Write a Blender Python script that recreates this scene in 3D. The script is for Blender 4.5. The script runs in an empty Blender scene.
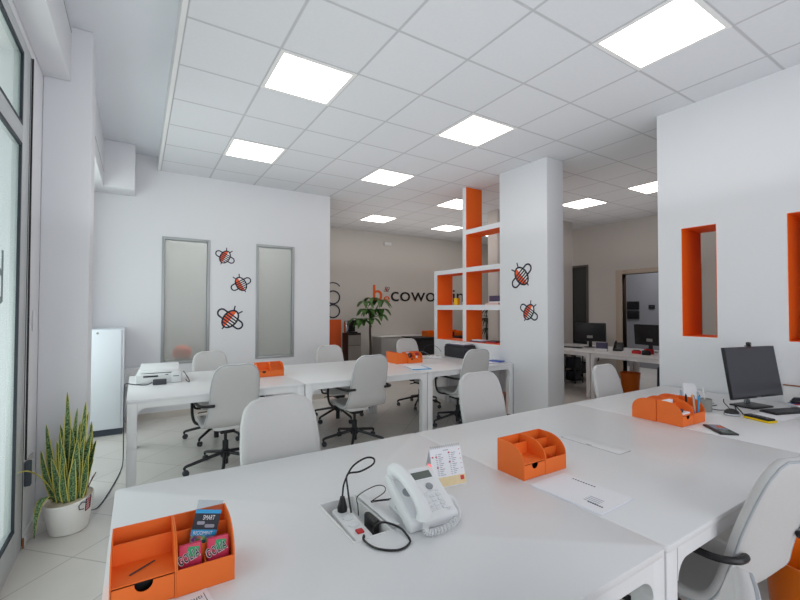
import bpy, bmesh, math, random
from mathutils import Vector, Matrix
from math import sin, cos, pi, radians

random.seed(7)
SC = bpy.context.scene
COL = SC.collection
SC.view_settings.view_transform = 'Standard'
SC.view_settings.look = 'None'
SC.view_settings.exposure = -0.13
SC.view_settings.gamma = 1.0
SC.cycles.use_denoising = True
SC.cycles.max_bounces = 8
SC.cycles.diffuse_bounces = 5
SC.cycles.transparent_max_bounces = 12
SC.cycles.sample_clamp_indirect = 6.0
SC.cycles.caustics_reflective = False
SC.cycles.caustics_refractive = False

# ------------------------------------------------------------------ materials
def lin(c):
    if isinstance(c, str):
        c = c.lstrip('#'); c = [int(c[i:i+2], 16)/255 for i in (0, 2, 4)]
    return tuple(v/12.92 if v <= .04045 else ((v+.055)/1.055)**2.4 for v in c) + (1.0,)

def mat(name, color, rough=.5, metal=0.0, spec=.5, vary=0.0, vscale=8.0, bump=0.0, bscale=200.0, emit=None, estr=0.0, trans=0.0, alpha=1.0, ior=1.45, sheen=0.0):
    m = bpy.data.materials.new(name); m.use_nodes = True
    nt = m.node_tree; b = nt.nodes['Principled BSDF']
    c = lin(color)
    b.inputs['Base Color'].default_value = c
    b.inputs['Roughness'].default_value = rough
    b.inputs['Metallic'].default_value = metal
    b.inputs['Specular IOR Level'].default_value = spec
    b.inputs['Transmission Weight'].default_value = trans
    b.inputs['IOR'].default_value = ior
    b.inputs['Alpha'].default_value = alpha
    if sheen: b.inputs['Sheen Weight'].default_value = sheen
    if emit is not None:
        b.inputs['Emission Color'].default_value = lin(emit); b.inputs['Emission Strength'].default_value = estr
    tc = nt.nodes.new('ShaderNodeTexCoord')
    if vary:
        n = nt.nodes.new('ShaderNodeTexNoise'); n.inputs['Scale'].default_value = vscale; n.inputs['Detail'].default_value = 4
        r = nt.nodes.new('ShaderNodeMapRange')
        r.inputs['To Min'].default_value = 1-vary; r.inputs['To Max'].default_value = 1+vary
        mx = nt.nodes.new('ShaderNodeVectorMath'); mx.operation = 'SCALE'; mx.inputs[0].default_value = c[:3]
        nt.links.new(tc.outputs['Object'], n.inputs['Vector']); nt.links.new(n.outputs['Fac'], r.inputs['Value'])
        nt.links.new(r.outputs['Result'], mx.inputs['Scale']); nt.links.new(mx.outputs['Vector'], b.inputs['Base Color'])
    if bump:
        n = nt.nodes.new('ShaderNodeTexNoise'); n.inputs['Scale'].default_value = bscale; n.inputs['Detail'].default_value = 2
        bp = nt.nodes.new('ShaderNodeBump'); bp.inputs['Strength'].default_value = bump; bp.inputs['Distance'].default_value = .002
        nt.links.new(tc.outputs['Object'], n.inputs['Vector']); nt.links.new(n.outputs['Fac'], bp.inputs['Height'])
        nt.links.new(bp.outputs['Normal'], b.inputs['Normal'])
    return m

def grid_mat(name, color, line, size, width, phase=(0, 0), rot=0.0, rough=.5, vary=.0, vscale=3.0, bump=.0, tilevary=.0, spec=.5):
    """square tiles with thin joints, in object space"""
    m = bpy.data.materials.new(name); m.use_nodes = True
    nt = m.node_tree; N = nt.nodes.new; L = nt.links.new; b = nt.nodes['Principled BSDF']
    b.inputs['Roughness'].default_value = rough; b.inputs['Specular IOR Level'].default_value = spec
    tc = N('ShaderNodeTexCoord'); mp = N('ShaderNodeMapping'); mp.vector_type = 'TEXTURE'
    mp.inputs['Rotation'].default_value = (0, 0, rot)
    L(tc.outputs['Object'], mp.inputs['Vector'])
    sp = N('ShaderNodeSeparateXYZ'); L(mp.outputs['Vector'], sp.inputs[0])
    masks = []; cells = []
    for k, ax in enumerate('XY'):
        a = N('ShaderNodeMath'); a.operation = 'SUBTRACT'; a.inputs[1].default_value = phase[k]; L(sp.outputs[ax], a.inputs[0])
        d = N('ShaderNodeMath'); d.operation = 'DIVIDE'; d.inputs[1].default_value = size; L(a.outputs[0], d.inputs[0])
        f = N('ShaderNodeMath'); f.operation = 'FLOOR'; L(d.outputs[0], f.inputs[0]); cells.append(f)
        p = N('ShaderNodeMath'); p.operation = 'PINGPONG'; p.inputs[1].default_value = .5; L(d.outputs[0], p.inputs[0])
        s = N('ShaderNodeMapRange'); s.inputs['From Min'].default_value = width/size*.5; s.inputs['From Max'].default_value = width/size*1.1
        L(p.outputs[0], s.inputs['Value']); masks.append(s)
    mn = N('ShaderNodeMath'); mn.operation = 'MINIMUM'; L(masks[0].outputs[0], mn.inputs[0]); L(masks[1].outputs[0], mn.inputs[1])
    cb = N('ShaderNodeCombineXYZ'); L(cells[0].outputs[0], cb.inputs[0]); L(cells[1].outputs[0], cb.inputs[1])
    wn = N('ShaderNodeTexWhiteNoise'); L(cb.outputs[0], wn.inputs['Vector'])
    ns = N('ShaderNodeTexNoise'); ns.inputs['Scale'].default_value = vscale; ns.inputs['Detail'].default_value = 6; L(tc.outputs['Object'], ns.inputs['Vector'])
    r1 = N('ShaderNodeMapRange'); r1.inputs['To Min'].default_value = 1-tilevary; r1.inputs['To Max'].default_value = 1+tilevary; L(wn.outputs['Value'], r1.inputs['Value'])
    r2 = N('ShaderNodeMapRange'); r2.inputs['From Min'].default_value = .3; r2.inputs['From Max'].default_value = .7
    r2.inputs['To Min'].default_value = 1-vary; r2.inputs['To Max'].default_value = 1+vary; L(ns.outputs['Fac'], r2.inputs['Value'])
    mu = N('ShaderNodeMath'); mu.operation = 'MULTIPLY'; L(r1.outputs[0], mu.inputs[0]); L(r2.outputs[0], mu.inputs[1])
    sc = N('ShaderNodeVectorMath'); sc.operation = 'SCALE'; sc.inputs[0].default_value = lin(color)[:3]; L(mu.outputs[0], sc.inputs['Scale'])
    mx = N('ShaderNodeMix'); mx.data_type = 'RGBA'; mx.inputs['A'].default_value = lin(line)
    L(mn.outputs[0], mx.inputs['Factor']); L(sc.outputs['Vector'], mx.inputs['B']); L(mx.outputs['Result'], b.inputs['Base Color'])
    if bump:
        bp = N('ShaderNodeBump'); bp.inputs['Strength'].default_value = bump; bp.inputs['Distance'].default_value = .004
        L(mn.outputs[0], bp.inputs['Height']); L(bp.outputs['Normal'], b.inputs['Normal'])
    return m

M = {}
M['wall'] = mat('wall_paint', '#e2e3e7', .85, vary=.012, vscale=1.2, bump=.08, bscale=150)
M['wall_warm'] = mat('wall_warm_tone', '#d0cdc9', .85, vary=.02, vscale=1.0)  # warmer, darker base tone for the rear walls
M['wall_room'] = mat('wall_side_room_tone', '#cdc7c3', .85, vary=.02, vscale=1.0)  # warm grey base tone for the side room walls
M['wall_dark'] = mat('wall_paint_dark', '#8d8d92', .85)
M['plaster'] = mat('ceiling_plaster', '#dcdfe5', .9, vary=.012, vscale=1.0)
M['ceil'] = grid_mat('ceiling_tiles', '#d9dbdf', '#bdbec2', .6, .012, (.2553, .5027), 0, .95, vary=.012, vscale=40, bump=.25, tilevary=.012, spec=.1)
M['floor'] = grid_mat('floor_tiles', '#d2cec9', '#b3afaa', .45, .0045, (.187, .13), radians(45), .28, vary=.04, vscale=2.2, tilevary=.02, spec=.4)
M['trimwhite'] = mat('trim_white', '#e4e4e4', .5)
M['base'] = mat('baseboard_tile', '#c9c2ba', .4)
M['orange'] = mat('orange_paint', '#f4680e', .6, vary=.03)
M['orange_card'] = mat('orange_card', '#ec7026', .55, vary=.03, vscale=20, bump=.05)
M['orange_plastic'] = mat('orange_plastic', '#e8700f', .3, vary=.03)
M['desk'] = mat('desk_white', '#dfe0e2', .34, spec=.45, vary=.006, vscale=2)
M['deskmetal'] = mat('desk_frame_white', '#e3e4e6', .4)
M['fabric'] = mat('chair_fabric', '#c9c8c8', .95, spec=.1, vary=.05, vscale=160, bump=.5, bscale=420, sheen=.15)
M['piping'] = mat('chair_piping', '#aeb3b8', .9, spec=.1)
M['plate'] = mat('white_plastic', '#e6e7e8', .4)
M['black'] = mat('black_plastic', '#17171a', .4)
M['blackmetal'] = mat('black_metal', '#1d1f24', .35, spec=.5)
M['wheel'] = mat('wheel_grey', '#3c3e44', .4)
M['alu'] = mat('aluminium', '#a9acae', .4, metal=.35)
M['alu_lt'] = mat('aluminium_light', '#c6cacc', .42, metal=.15)
M['gasket'] = mat('rubber_gasket', '#1c2630', .5)
M['chrome'] = mat('chrome', '#c9cbd0', .2, metal=.9)
M['phone'] = mat('phone_white', '#e6e8ea', .35)
M['phonegrey'] = mat('phone_grey', '#8f9499', .4)
M['key'] = mat('phone_key', '#dfe2e5', .4)
M['lcd'] = mat('phone_lcd', '#5d6660', .25)
M['paper'] = mat('paper_white', '#e9e9ee', .8, vary=.01)
M['ink'] = mat('printed_ink', '#3a3b46', .8)
M['inklight'] = mat('printed_grey', '#9a9ba8', .8)
M['red'] = mat('red_plastic', '#c2202a', .4)
M['redprint'] = mat('red_print', '#b43a4a', .7)
M['beige'] = mat('beige_print', '#e3cfa6', .7, vary=.1, vscale=60)
M['navy'] = mat('navy_line', '#262a3c', .6)
M['beeorange'] = mat('bee_orange', '#f0602a', .6)
M['beewhite'] = mat('bee_white', '#eceaea', .6)
M['logo_orange'] = mat('logo_orange', '#e8632a', .6)
M['logo_black'] = mat('logo_black', '#1b1818', .6)
M['screen'] = mat('screen_dark', '#34363f', .22, spec=.6)
M['screenblack'] = mat('monitor_black', '#141318', .35)
M['pot'] = mat('pot_white', '#eceae6', .4)
M['gravel'] = mat('pale_gravel', '#cfc2ae', .9, vary=.3, vscale=90, bump=1.0, bscale=120)
M['soil'] = mat('soil', '#3b2d22', .95, vary=.3, vscale=60)
M['trunk'] = mat('trunk', '#4a4238', .9, vary=.25, vscale=30, bump=.6, bscale=60)
M['leaf_dark'] = mat('leaf_dark', '#3c6526', .5, vary=.3, vscale=12)
M['leaf_black'] = mat('leaf_blackish', '#1f2c1c', .5, vary=.3, vscale=12)  # near-black green of the dracaena and the small plant
M['darkwood'] = mat('dark_cabinet', '#2a2625', .5)
M['greycab'] = mat('grey_cabinet', '#8f8a85', .5)
M['greypanel'] = mat('grey_panel', '#a9a9a8', .4)
M['counter'] = mat('dark_counter', '#25242a', .5)
M['locker'] = mat('locker_white', '#dde3ea', .45)
M['plinth'] = mat('plinth_dark', '#3d4650', .5)
M['yellow'] = mat('yellow_paint', '#e8c400', .4)
M['blue'] = mat('blue_plastic', '#1f4fae', .4)
M['cyan'] = mat('cyan_plastic', '#2f9ad2', .45)
M['purple'] = mat('purple_print', '#4c4866', .5)
M['pink'] = mat('pink_wrap', '#d2355c', .4, vary=.12, vscale=60)
M['green'] = mat('green_wrap', '#2f9f6a', .4)
M['darkcard'] = mat('dark_card', '#222632', .4)
M['grey'] = mat('mid_grey', '#8b8c88', .5)
M['bluegrey'] = mat('bluegrey_cloth', '#4a505c', .9, vary=.1, vscale=30)
M['brown'] = mat('brown_edge', '#8a5a3c', .5)
M['printer'] = mat('printer_white', '#dcdedf', .4)
M['leather'] = mat('black_leather', '#2e2d33', .5, bump=.2, bscale=100)
M['socket'] = mat('socket_grey', '#bdbab8', .3)
M['pavement'] = mat('pavement', '#eae7da', .9, vary=.04, vscale=2)
M['facade'] = mat('pale_facade', '#e9ece6', .9, vary=.05, vscale=1)
M['yelpencil'] = mat('pencil_yellow', '#e2a021', .5)
M['pale_wood'] = mat('pale_wood', '#d2b08c', .6)

def candy_mat():
    m = mat('candy_mix', '#8050a0', .35)
    nt = m.node_tree; b = nt.nodes['Principled BSDF']
    tc = nt.nodes.new('ShaderNodeTexCoord'); v = nt.nodes.new('ShaderNodeTexVoronoi'); v.inputs['Scale'].default_value = 130
    hs = nt.nodes.new('ShaderNodeHueSaturation'); hs.inputs['Saturation'].default_value = .9; hs.inputs['Value'].default_value = .6
    nt.links.new(tc.outputs['Object'], v.inputs['Vector']); nt.links.new(v.outputs['Color'], hs.inputs['Color']); nt.links.new(hs.outputs['Color'], b.inputs['Base Color'])
    return m
M['candy'] = candy_mat()

def thin_glass(name, tint, gloss=.08):
    m = bpy.data.materials.new(name); m.use_nodes = True
    nt = m.node_tree; nt.nodes.clear(); N = nt.nodes.new
    o = N('ShaderNodeOutputMaterial'); mx = N('ShaderNodeMixShader'); t = N('ShaderNodeBsdfTransparent'); g = N('ShaderNodeBsdfGlossy')
    t.inputs['Color'].default_value = lin(tint); g.inputs['Roughness'].default_value = .05; mx.inputs[0].default_value = gloss
    nt.links.new(t.outputs[0], mx.inputs[1]); nt.links.new(g.outputs[0], mx.inputs[2]); nt.links.new(mx.outputs[0], o.inputs[0])
    return m
M['glass'] = thin_glass('window_glass', '#edf3f1', .05)
M['clear'] = thin_glass('clear_film', '#eef2f6', .035)
M['darkglass'] = thin_glass('dark_glass', '#6d7276', .08)

def frosted():
    m = bpy.data.materials.new('frosted_glass'); m.use_nodes = True
    nt = m.node_tree; nt.nodes.clear(); N = nt.nodes.new
    o = N('ShaderNodeOutputMaterial'); mx = N('ShaderNodeMixShader'); mx2 = N('ShaderNodeMixShader')
    d = N('ShaderNodeBsdfDiffuse'); d.inputs['Color'].default_value = lin('#d2d4d1')
    r = N('ShaderNodeBsdfRefraction'); r.inputs['IOR'].default_value = 1.0; r.inputs['Roughness'].default_value = .42
    r = N('ShaderNodeBsdfGlass'); r.inputs['IOR'].default_value = 1.12; r.inputs['Roughness'].default_value = .24
    r.inputs['Color'].default_value = lin('#e4e6e4')
    g = N('ShaderNodeBsdfGlossy'); g.inputs['Roughness'].default_value = .25
    mx.inputs[0].default_value = .66; mx2.inputs[0].default_value = .04
    nt.links.new(d.outputs[0], mx.inputs[1]); nt.links.new(r.outputs[0], mx.inputs[2])
    nt.links.new(mx.outputs[0], mx2.inputs[1]); nt.links.new(g.outputs[0], mx2.inputs[2]); nt.links.new(mx2.outputs[0], o.inputs[0])
    return m
M['frosted'] = frosted()

def leaf_mat():
    m = mat('snake_plant_leaf', '#3f6a3a', .45)
    nt = m.node_tree; N = nt.nodes.new; L = nt.links.new; b = nt.nodes['Principled BSDF']
    uv = N('ShaderNodeUVMap'); sp = N('ShaderNodeSeparateXYZ'); L(uv.outputs[0], sp.inputs[0])
    pp = N('ShaderNodeMath'); pp.operation = 'SUBTRACT'; pp.inputs[1].default_value = .5; L(sp.outputs['X'], pp.inputs[0])
    ab = N('ShaderNodeMath'); ab.operation = 'ABSOLUTE'; L(pp.outputs[0], ab.inputs[0])
    ed = N('ShaderNodeMapRange'); ed.inputs['From Min'].default_value = .36; ed.inputs['From Max'].default_value = .41; L(ab.outputs[0], ed.inputs['Value'])
    mp = N('ShaderNodeMapping'); mp.inputs['Scale'].default_value = (2.5, 22, 1); L(uv.outputs[0], mp.inputs['Vector'])
    ns = N('ShaderNodeTexNoise'); ns.inputs['Scale'].default_value = 1.6; ns.inputs['Detail'].default_value = 3; L(mp.outputs[0], ns.inputs['Vector'])
    cr = N('ShaderNodeValToRGB'); cr.color_ramp.elements[0].position = .42; cr.color_ramp.elements[1].position = .58
    cr.color_ramp.elements[0].color = lin('#24452a'); cr.color_ramp.elements[1].color = lin('#7d9a68'); L(ns.outputs['Fac'], cr.inputs['Fac'])
    mx = N('ShaderNodeMix'); mx.data_type = 'RGBA'; mx.inputs['B'].default_value = lin('#d3c865')
    L(ed.outputs[0], mx.inputs['Factor']); L(cr.outputs['Color'], mx.inputs['A']); L(mx.outputs['Result'], b.inputs['Base Color'])
    return m
M['leaf'] = leaf_mat()
M['leaf_dry'] = mat('dry_leaf', '#a9a04a', .6, vary=.2, vscale=30)

# ------------------------------------------------------------------ mesh helpers
def catmull(pts, n=8, closed=False):
    P = [Vector(p) for p in pts]; out = []
    m = len(P); segs = m if closed else m-1
    for i in range(segs):
        p1, p2 = P[i], P[(i+1) % m]
        p0 = P[(i-1) % m] if (closed or i > 0) else p1*2-p2
        p3 = P[(i+2) % m] if (closed or i+2 < m) else p2*2-p1
        for k in range(n):
            t = k/n
            out.append(.5*((2*p1)+(p2-p0)*t+(2*p0-5*p1+4*p2-p3)*t*t+(3*p1-p0-3*p2+p3)*t**3))
    if not closed: out.append(P[-1])
    return out

class MB:
    def __init__(s): s.bm = bmesh.new(); s.mi = 0; s.T = None
    def _v(s, co):
        co = Vector(co)
        return s.bm.verts.new(s.T @ co if s.T else co)
    def face(s, vs):
        try:
            f = s.bm.faces.new(vs); f.material_index = s.mi; return f
        except ValueError: return None
    def poly(s, pts): return s.face([s._v(p) for p in pts])
    def box(s, x0, x1, y0, y1, z0, z1):
        v = [s._v((x, y, z)) for z in (z0, z1) for x, y in ((x0, y0), (x1, y0), (x1, y1), (x0, y1))]
        for q in ((3, 2, 1, 0), (4, 5, 6, 7), (0, 1, 5, 4), (1, 2, 6, 5), (2, 3, 7, 6), (3, 0, 4, 7)): s.face([v[i] for i in q])
        return s
    def prism(s, poly, ax, a0, a1):
        """poly: 2-D points; ax: extrude axis. 'x': (y,z), 'y': (x,z), 'z': (x,y)"""
        def P(p, a): return {'x': (a, p[0], p[1]), 'y': (p[0], a, p[1]), 'z': (p[0], p[1], a)}[ax]
        A = [s._v(P(p, a0)) for p in poly]; B = [s._v(P(p, a1)) for p in poly]
        n = len(poly)
        s.face(A[::-1]); s.face(B)
        for i in range(n): s.face([A[i], A[(i+1) % n], B[(i+1) % n], B[i]])
        return s
    def tube(s, pts, r, n=8, closed=False, rf=None, flat=1.0):
        P = [Vector(p) for p in pts]; m = len(P); rings = []
        up = Vector((0, 0, 1)); prev = None
        for i in range(m):
            a = P[(i-1) % m] if (closed or i > 0) else P[i]
            b = P[(i+1) % m] if (closed or i+1 < m) else P[i]
            t = (b-a).normalized() if (b-a).length > 1e-9 else Vector((0, 0, 1))
            if prev is None:
                u = t.cross(up)
                if u.length < 1e-3: u = t.cross(Vector((1, 0, 0)))
            else:
                u = prev - t*prev.dot(t)
                if u.length < 1e-6: u = t.cross(up)
            u.normalize(); w = t.cross(u); prev = u
            rr = (rf(i/(m-1)) if rf else 1)*r
            rings.append([s._v(P[i]+(u*cos(2*pi*k/n)+w*sin(2*pi*k/n)*flat)*rr) for k in range(n)])
        for i in range(m if closed else m-1):
            A, B = rings[i], rings[(i+1) % m]
            for k in range(n): s.face([A[k], A[(k+1) % n], B[(k+1) % n], B[k]])
        if not closed: s.face(rings[0][::-1]); s.face(rings[-1])
        return s
    def lathe(s, prof, n=24, c=(0, 0, 0), sx=1, sy=1, cap=True):
        rings = []
        for r, z in prof:
            rings.append([s._v((c[0]+r*sx*cos(2*pi*k/n), c[1]+r*sy*sin(2*pi*k/n), c[2]+z)) for k in range(n)])
        for A, B in zip(rings, rings[1:]):
            for k in range(n): s.face([A[k], A[(k+1) % n], B[(k+1) % n], B[k]])
        if cap: s.face(rings[0][::-1]); s.face(rings[-1])
        return s
    def grid(s, rows, closed=False):
        V = [[s._v(p) for p in r] for r in rows]
        for a, b in zip(V, V[1:]):
            for k in range(len(a)-1): s.face([a[k], a[k+1], b[k+1], b[k]])
        return V
    def build(s, name, mats, parent=None, bevel=0, smooth=True, seg=2, angle=35, loc=None, rot=None):
        if s.bm.faces: bmesh.ops.recalc_face_normals(s.bm, faces=s.bm.faces[:])
        if bevel:
            ed = [e for e in s.bm.edges if len(e.link_faces) == 2 and e.calc_face_angle(0) > radians(30)]
            bmesh.ops.bevel(s.bm, geom=ed, offset=bevel, segments=seg, profile=.5, affect='EDGES', clamp_overlap=True)
        me = bpy.data.meshes.new(name); s.bm.to_mesh(me); s.bm.free()
        if not isinstance(mats, (list, tuple)): mats = [mats]
        for m_ in mats: me.materials.append(m_)
        if smooth:
            me.polygons.foreach_set('use_smooth', [True]*len(me.polygons))
            me.set_sharp_from_angle(angle=radians(angle))
        return link(name, me, parent, loc, rot)

def link(name, me, parent=None, loc=None, rot=None):
    o = bpy.data.objects.new(name, me); COL.objects.link(o)
    if parent is not None: o.parent = parent
    if loc is not None: o.location = loc
    if rot is not None: o.rotation_euler = rot
    return o

def tag(o, label, cat, group=None, kind=None):
    o['label'] = label; o['category'] = cat
    if group: o['group'] = group
    if kind: o['kind'] = kind
    return o
def thing(name, label, cat, loc=(0, 0, 0), rz=0.0, group=None):
    o = bpy.data.objects.new(name, None); COL.objects.link(o); o.empty_display_size = .1
    o.location = loc; o.rotation_euler = (0, 0, rz)
    return tag(o, label, cat, group)
def struct(o): o['kind'] = 'structure'; return o
def copy_tree(o, parent=None):
    c = o.copy(); COL.objects.link(c)
    if parent is not None: c.parent = parent
    for ch in list(o.children): copy_tree(ch, c)
    return c

def text_mb(txt, size, depth=.001, spacing=1.0, offset=0.0, bold=0.0):
    """lettering as a mesh lying in the XY plane (baseline on x), returned as a mesh datablock"""
    cu = bpy.data.curves.new('lettering', 'FONT'); cu.body = txt; cu.size = size; cu.extrude = depth; cu.space_character = spacing
    cu.offset = bold
    cu.resolution_u = 6
    o = bpy.data.objects.new('lettering', cu); COL.objects.link(o)
    dg = bpy.context.evaluated_depsgraph_get(); dg.update()
    me = bpy.data.meshes.new_from_object(o.evaluated_get(dg))
    bpy.data.objects.remove(o); bpy.data.curves.remove(cu)
    return me
def text_obj(name, txt, size, m, parent, mw, depth=.001, spacing=1.0, fit=None, bold=0.0):
    """mw: Matrix placing the XY text plane; fit: scale so that the width is this"""
    me = text_mb(txt, size, depth, spacing, bold=bold)
    if fit:
        xs = [v.co.x for v in me.vertices]; k = fit/(max(xs)-min(xs)); me.transform(Matrix.Diagonal((k, 1, 1, 1)))
    xs = [v.co.x for v in me.vertices]; me.transform(Matrix.Translation((-min(xs), 0, 0)))
    me.transform(mw)
    me.materials.clear(); me.materials.append(m)
    return link(name, me, parent)
def frame_mw(origin, ex, ey):
    ex = Vector(ex).normalized(); ey = Vector(ey).normalized(); ez = ex.cross(ey)
    return Matrix(((ex.x, ey.x, ez.x, origin[0]), (ex.y, ey.y, ez.y, origin[1]), (ex.z, ey.z, ez.z, origin[2]), (0, 0, 0, 1)))

CEIL = 3.28
# ------------------------------------------------------------------ room shell
XE, YB, YF, XL = 8.55, 8.75, -2.6, -.55
mb = MB(); mb.box(-.72, 11.2, YF-.2, YB+.2, -.12, 0); struct(mb.build('floor', M['floor'], smooth=False))
mb = MB(); mb.box(.255, 11.2, YF-.2, YB+.2, CEIL, CEIL+.12); struct(mb.build('ceiling', M['ceil'], smooth=False))
mb = MB(); mb.box(-.72, .25, YF-.2, 6.4, 3.45, 3.57); struct(mb.build('ceiling_plaster', M['plaster'], smooth=False))
mb = MB(); mb.box(.225, .255, YF, 6.36, CEIL-.012, 3.45); struct(mb.build('trim_1', M['trimwhite'], smooth=False))      # step between plaster and tiles

# left wall with the glazed door bay and the bay behind the pier
mb = MB()
mb.box(-.72, XL, 3.355, 3.9, 0, 3.45)
mb.box(-.72, XL, 5.9, 6.5, 0, 3.45)
mb.box(-.72, XL, 3.9, 5.9, 2.9, 3.45); mb.box(-.72, XL, 3.9, 5.9, 0, .12)
mb.box(-.72, XL, YF, 3.355, 3.0, 3.45)
mb.box(-.72, XL, YF, 0.6, 0, 3.0)
struct(mb.build('wall_left', M['wall'], smooth=False))
mb = MB(); mb.box(XL+.001, -.275, 3.72, 4.0, 0, 3.45); struct(mb.build('wall_pier', M['wall'], bevel=.008))
# shutter boxes above the glazing
mb = MB(); mb.box(XL+.001, -.40, YF+.01, 3.719, 3.05, 3.449); struct(mb.build('trim_2', M['wall'], bevel=.004))
mb = MB(); mb.box(XL+.001, -.335, 4.001, 5.999, 2.88, 3.449); struct(mb.build('trim_3', M['wall'], bevel=.004))
mb = MB(); mb.box(-.336, -.333, 4.01, 5.99, 3.05, 3.056); struct(mb.build('trim_4', M['grey'], smooth=False))
mb = MB(); mb.box(XL+.001, -.025, 6.0, 6.359, 2.89, 3.449); struct(mb.build('trim_5', M['wall'], bevel=.006))
mb = MB(); mb.box(-.402, -.398, YF+.02, 3.715, 3.40, 3.406); struct(mb.build('trim_6', M['grey'], smooth=False))
# baseboards
mb = MB(); mb.box(XL, XL+.012, 3.365, 3.72, 0, .07); mb.box(XL+.012, -.275, 3.708, 3.72, 0, .07); struct(mb.build('baseboard_left', M['trimwhite'], smooth=False))
mb = MB(); mb.box(-.08, 2.67, 6.348, 6.36, 0, .08); struct(mb.build('baseboard_back', M['base'], smooth=False))

# wall with the bees and the two frosted windows
W1, W2, WZ0, WZ1 = (.285, .875), (1.50, 2.08), .70, 2.405
mb = MB()
y0, y1 = 6.36, 6.52
mb.box(-.72, W1[0], y0, y1, 0, 3.45); mb.box(W1[1], W2[0], y0, y1, 0, CEIL+.01); mb.box(W2[1], 2.67, y0, y1, 0, CEIL+.01)
mb.box(W1[0], W1[1], y0, y1, WZ1, CEIL+.01); mb.box(W2[0], W2[1], y0, y1, WZ1, CEIL+.01)
mb.box(W1[0], W1[1], y0, y1, 0, WZ0); mb.box(W2[0], W2[1], y0, y1, 0, WZ0)
struct(mb.build('wall_back', M['wall'], smooth=False))
for n, (a, b) in ((1, W1), (2, W2)):
    f = thing('window_%d' % n, 'x', 'window'); del f['label']; del f['category']; struct(f)
    mb = MB(); t = .035
    for q in ((a, a+t, WZ0, WZ1), (b-t, b, WZ0, WZ1), (a+t, b-t, WZ1-t, WZ1), (a+t, b-t, WZ0, WZ0+t)): mb.box(q[0], q[1], 6.352, 6.42, q[2], q[3])
    mb.build('window_frame', M['alu'], f, bevel=.003)
    mb = MB(); mb.box(a+t, b-t, 6.395, 6.400, WZ0+t, WZ1-t); mb.build('pane', M['frosted'], f, smooth=False)
    mb = MB()
    for q in ((a+t, a+t+.006, WZ0+t, WZ1-t), (b-t-.006, b-t, WZ0+t, WZ1-t), (a+t, b-t, WZ1-t-.006, WZ1-t)): mb.box(q[0], q[1], 6.386, 6.394, q[2], q[3])
    mb.build('gasket', M['phonegrey'], f, smooth=False)
# the yard wall and the red thing standing behind the frosted glass
mb = MB(); mb.box(-.7, 2.66, 7.9, 8.0, 0, 3.3); struct(mb.build('wall_yard', M['greypanel'], smooth=False))
mb = MB(); mb.box(2.60, 2.67, 6.52, 8.84, 0, CEIL+.01); struct(mb.build('wall_corridor', M['wall_warm'], smooth=False))

# back wall, side room wall, dividing walls
mb = MB(); mb.box(2.67, XE+.2, YB, YB+.15, 0, CEIL+.01); mb.box(2.67, 4.09, YB-.03, YB, 0, CEIL); struct(mb.build('wall_rear', M['wall_warm'], smooth=False))
DY0, DY1, DZ = 3.55, 4.86, 2.17
GY0, GY1, GZ = 5.63, 6.12, 2.44
mb = MB()
mb.box(XE, XE+.15, DY1, GY0, 0, CEIL+.01); mb.box(XE, XE+.15, GY1, YB, 0, CEIL+.01); mb.box(XE, XE+.15, YF, DY0, 0, CEIL+.01)
mb.box(XE, XE+.15, DY0, DY1, DZ, CEIL+.01); mb.box(XE, XE+.15, GY0, GY1, GZ, CEIL+.01)
struct(mb.build('wall_far_right', M['wall_room'], smooth=False))
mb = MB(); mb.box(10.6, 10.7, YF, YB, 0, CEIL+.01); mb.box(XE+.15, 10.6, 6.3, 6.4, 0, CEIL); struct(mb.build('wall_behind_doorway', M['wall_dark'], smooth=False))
d = struct(bpy.data.objects.new('door_1', None)); COL.objects.link(d)                       # doorway casing
mb = MB()
for q in ((DY1, DY1+.13, 0, DZ+.09), (DY0-.13, DY0, 0, DZ+.09), (DY0, DY1, DZ, DZ+.09)): mb.box(XE-.025, XE+.16, q[0], q[1], q[2], q[3])
mb.build('door_frame', M['pale_wood'] if False else mat('casing_beige', '#bfae9f', .6), d, bevel=.004)
d = struct(bpy.data.objects.new('door_2', None)); COL.objects.link(d)                       # narrow dark glazed door
mb = MB()
for q in ((GY0, GY0+.05, 0, GZ), (GY1-.05, GY1, 0, GZ), (GY0+.05, GY1-.05, GZ-.05, GZ)): mb.box(XE-.012, XE+.1, q[0], q[1], q[2], q[3])
mb.build('door_frame', mat('dark_frame', '#57524f', .5), d, bevel=.003)
mb = MB(); mb.box(XE+.04, XE+.05, GY0+.05, GY1-.05, 0.01, GZ-.05); mb.build('pane', mat('dark_pane', '#2c3030', .12, spec=.6), d, smooth=False)

# right wall with the orange lined openings; the column; the pier beyond
WX0, WX1 = 4.18, 4.55
OP = [(1.557, 1.825), (.80, 1.10)]; OZ0, OZ1 = 1.205, 2.175
mb = MB()
ys = [YF, .80, 1.10, 1.557, 1.825, 2.025]
mb.box(WX0, WX1, ys[0], ys[1], 0, CEIL+.01); mb.box(WX0, WX1, ys[2], ys[3], 0, CEIL+.01); mb.box(WX0, WX1, ys[4], ys[5], 0, CEIL+.01)
for a, b in OP: mb.box(WX0, WX1, a, b, 0, OZ0); mb.box(WX0, WX1, a, b, OZ1, CEIL+.01)
struct(mb.build('wall_right', M['wall'], smooth=False))
for n, (a, b) in enumerate(OP):
    mb = MB(); t = .004
    mb.box(WX0-.0005, WX1+.001, a, a+t, OZ0, OZ1); mb.box(WX0-.0005, WX1+.001, b-t, b, OZ0, OZ1)
    mb.box(WX0-.0005, WX1+.001, a+t, b-t, OZ0, OZ0+t); mb.box(WX0-.0005, WX1+.001, a+t, b-t, OZ1-t, OZ1)
    struct(mb.build('trim_%d' % (7+n), M['orange'], smooth=False))
mb = MB(); mb.box(4.165, 4.47, 3.272, 4.047, 0, CEIL+.005); struct(mb.build('column', M['wall'], bevel=.004))
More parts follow.
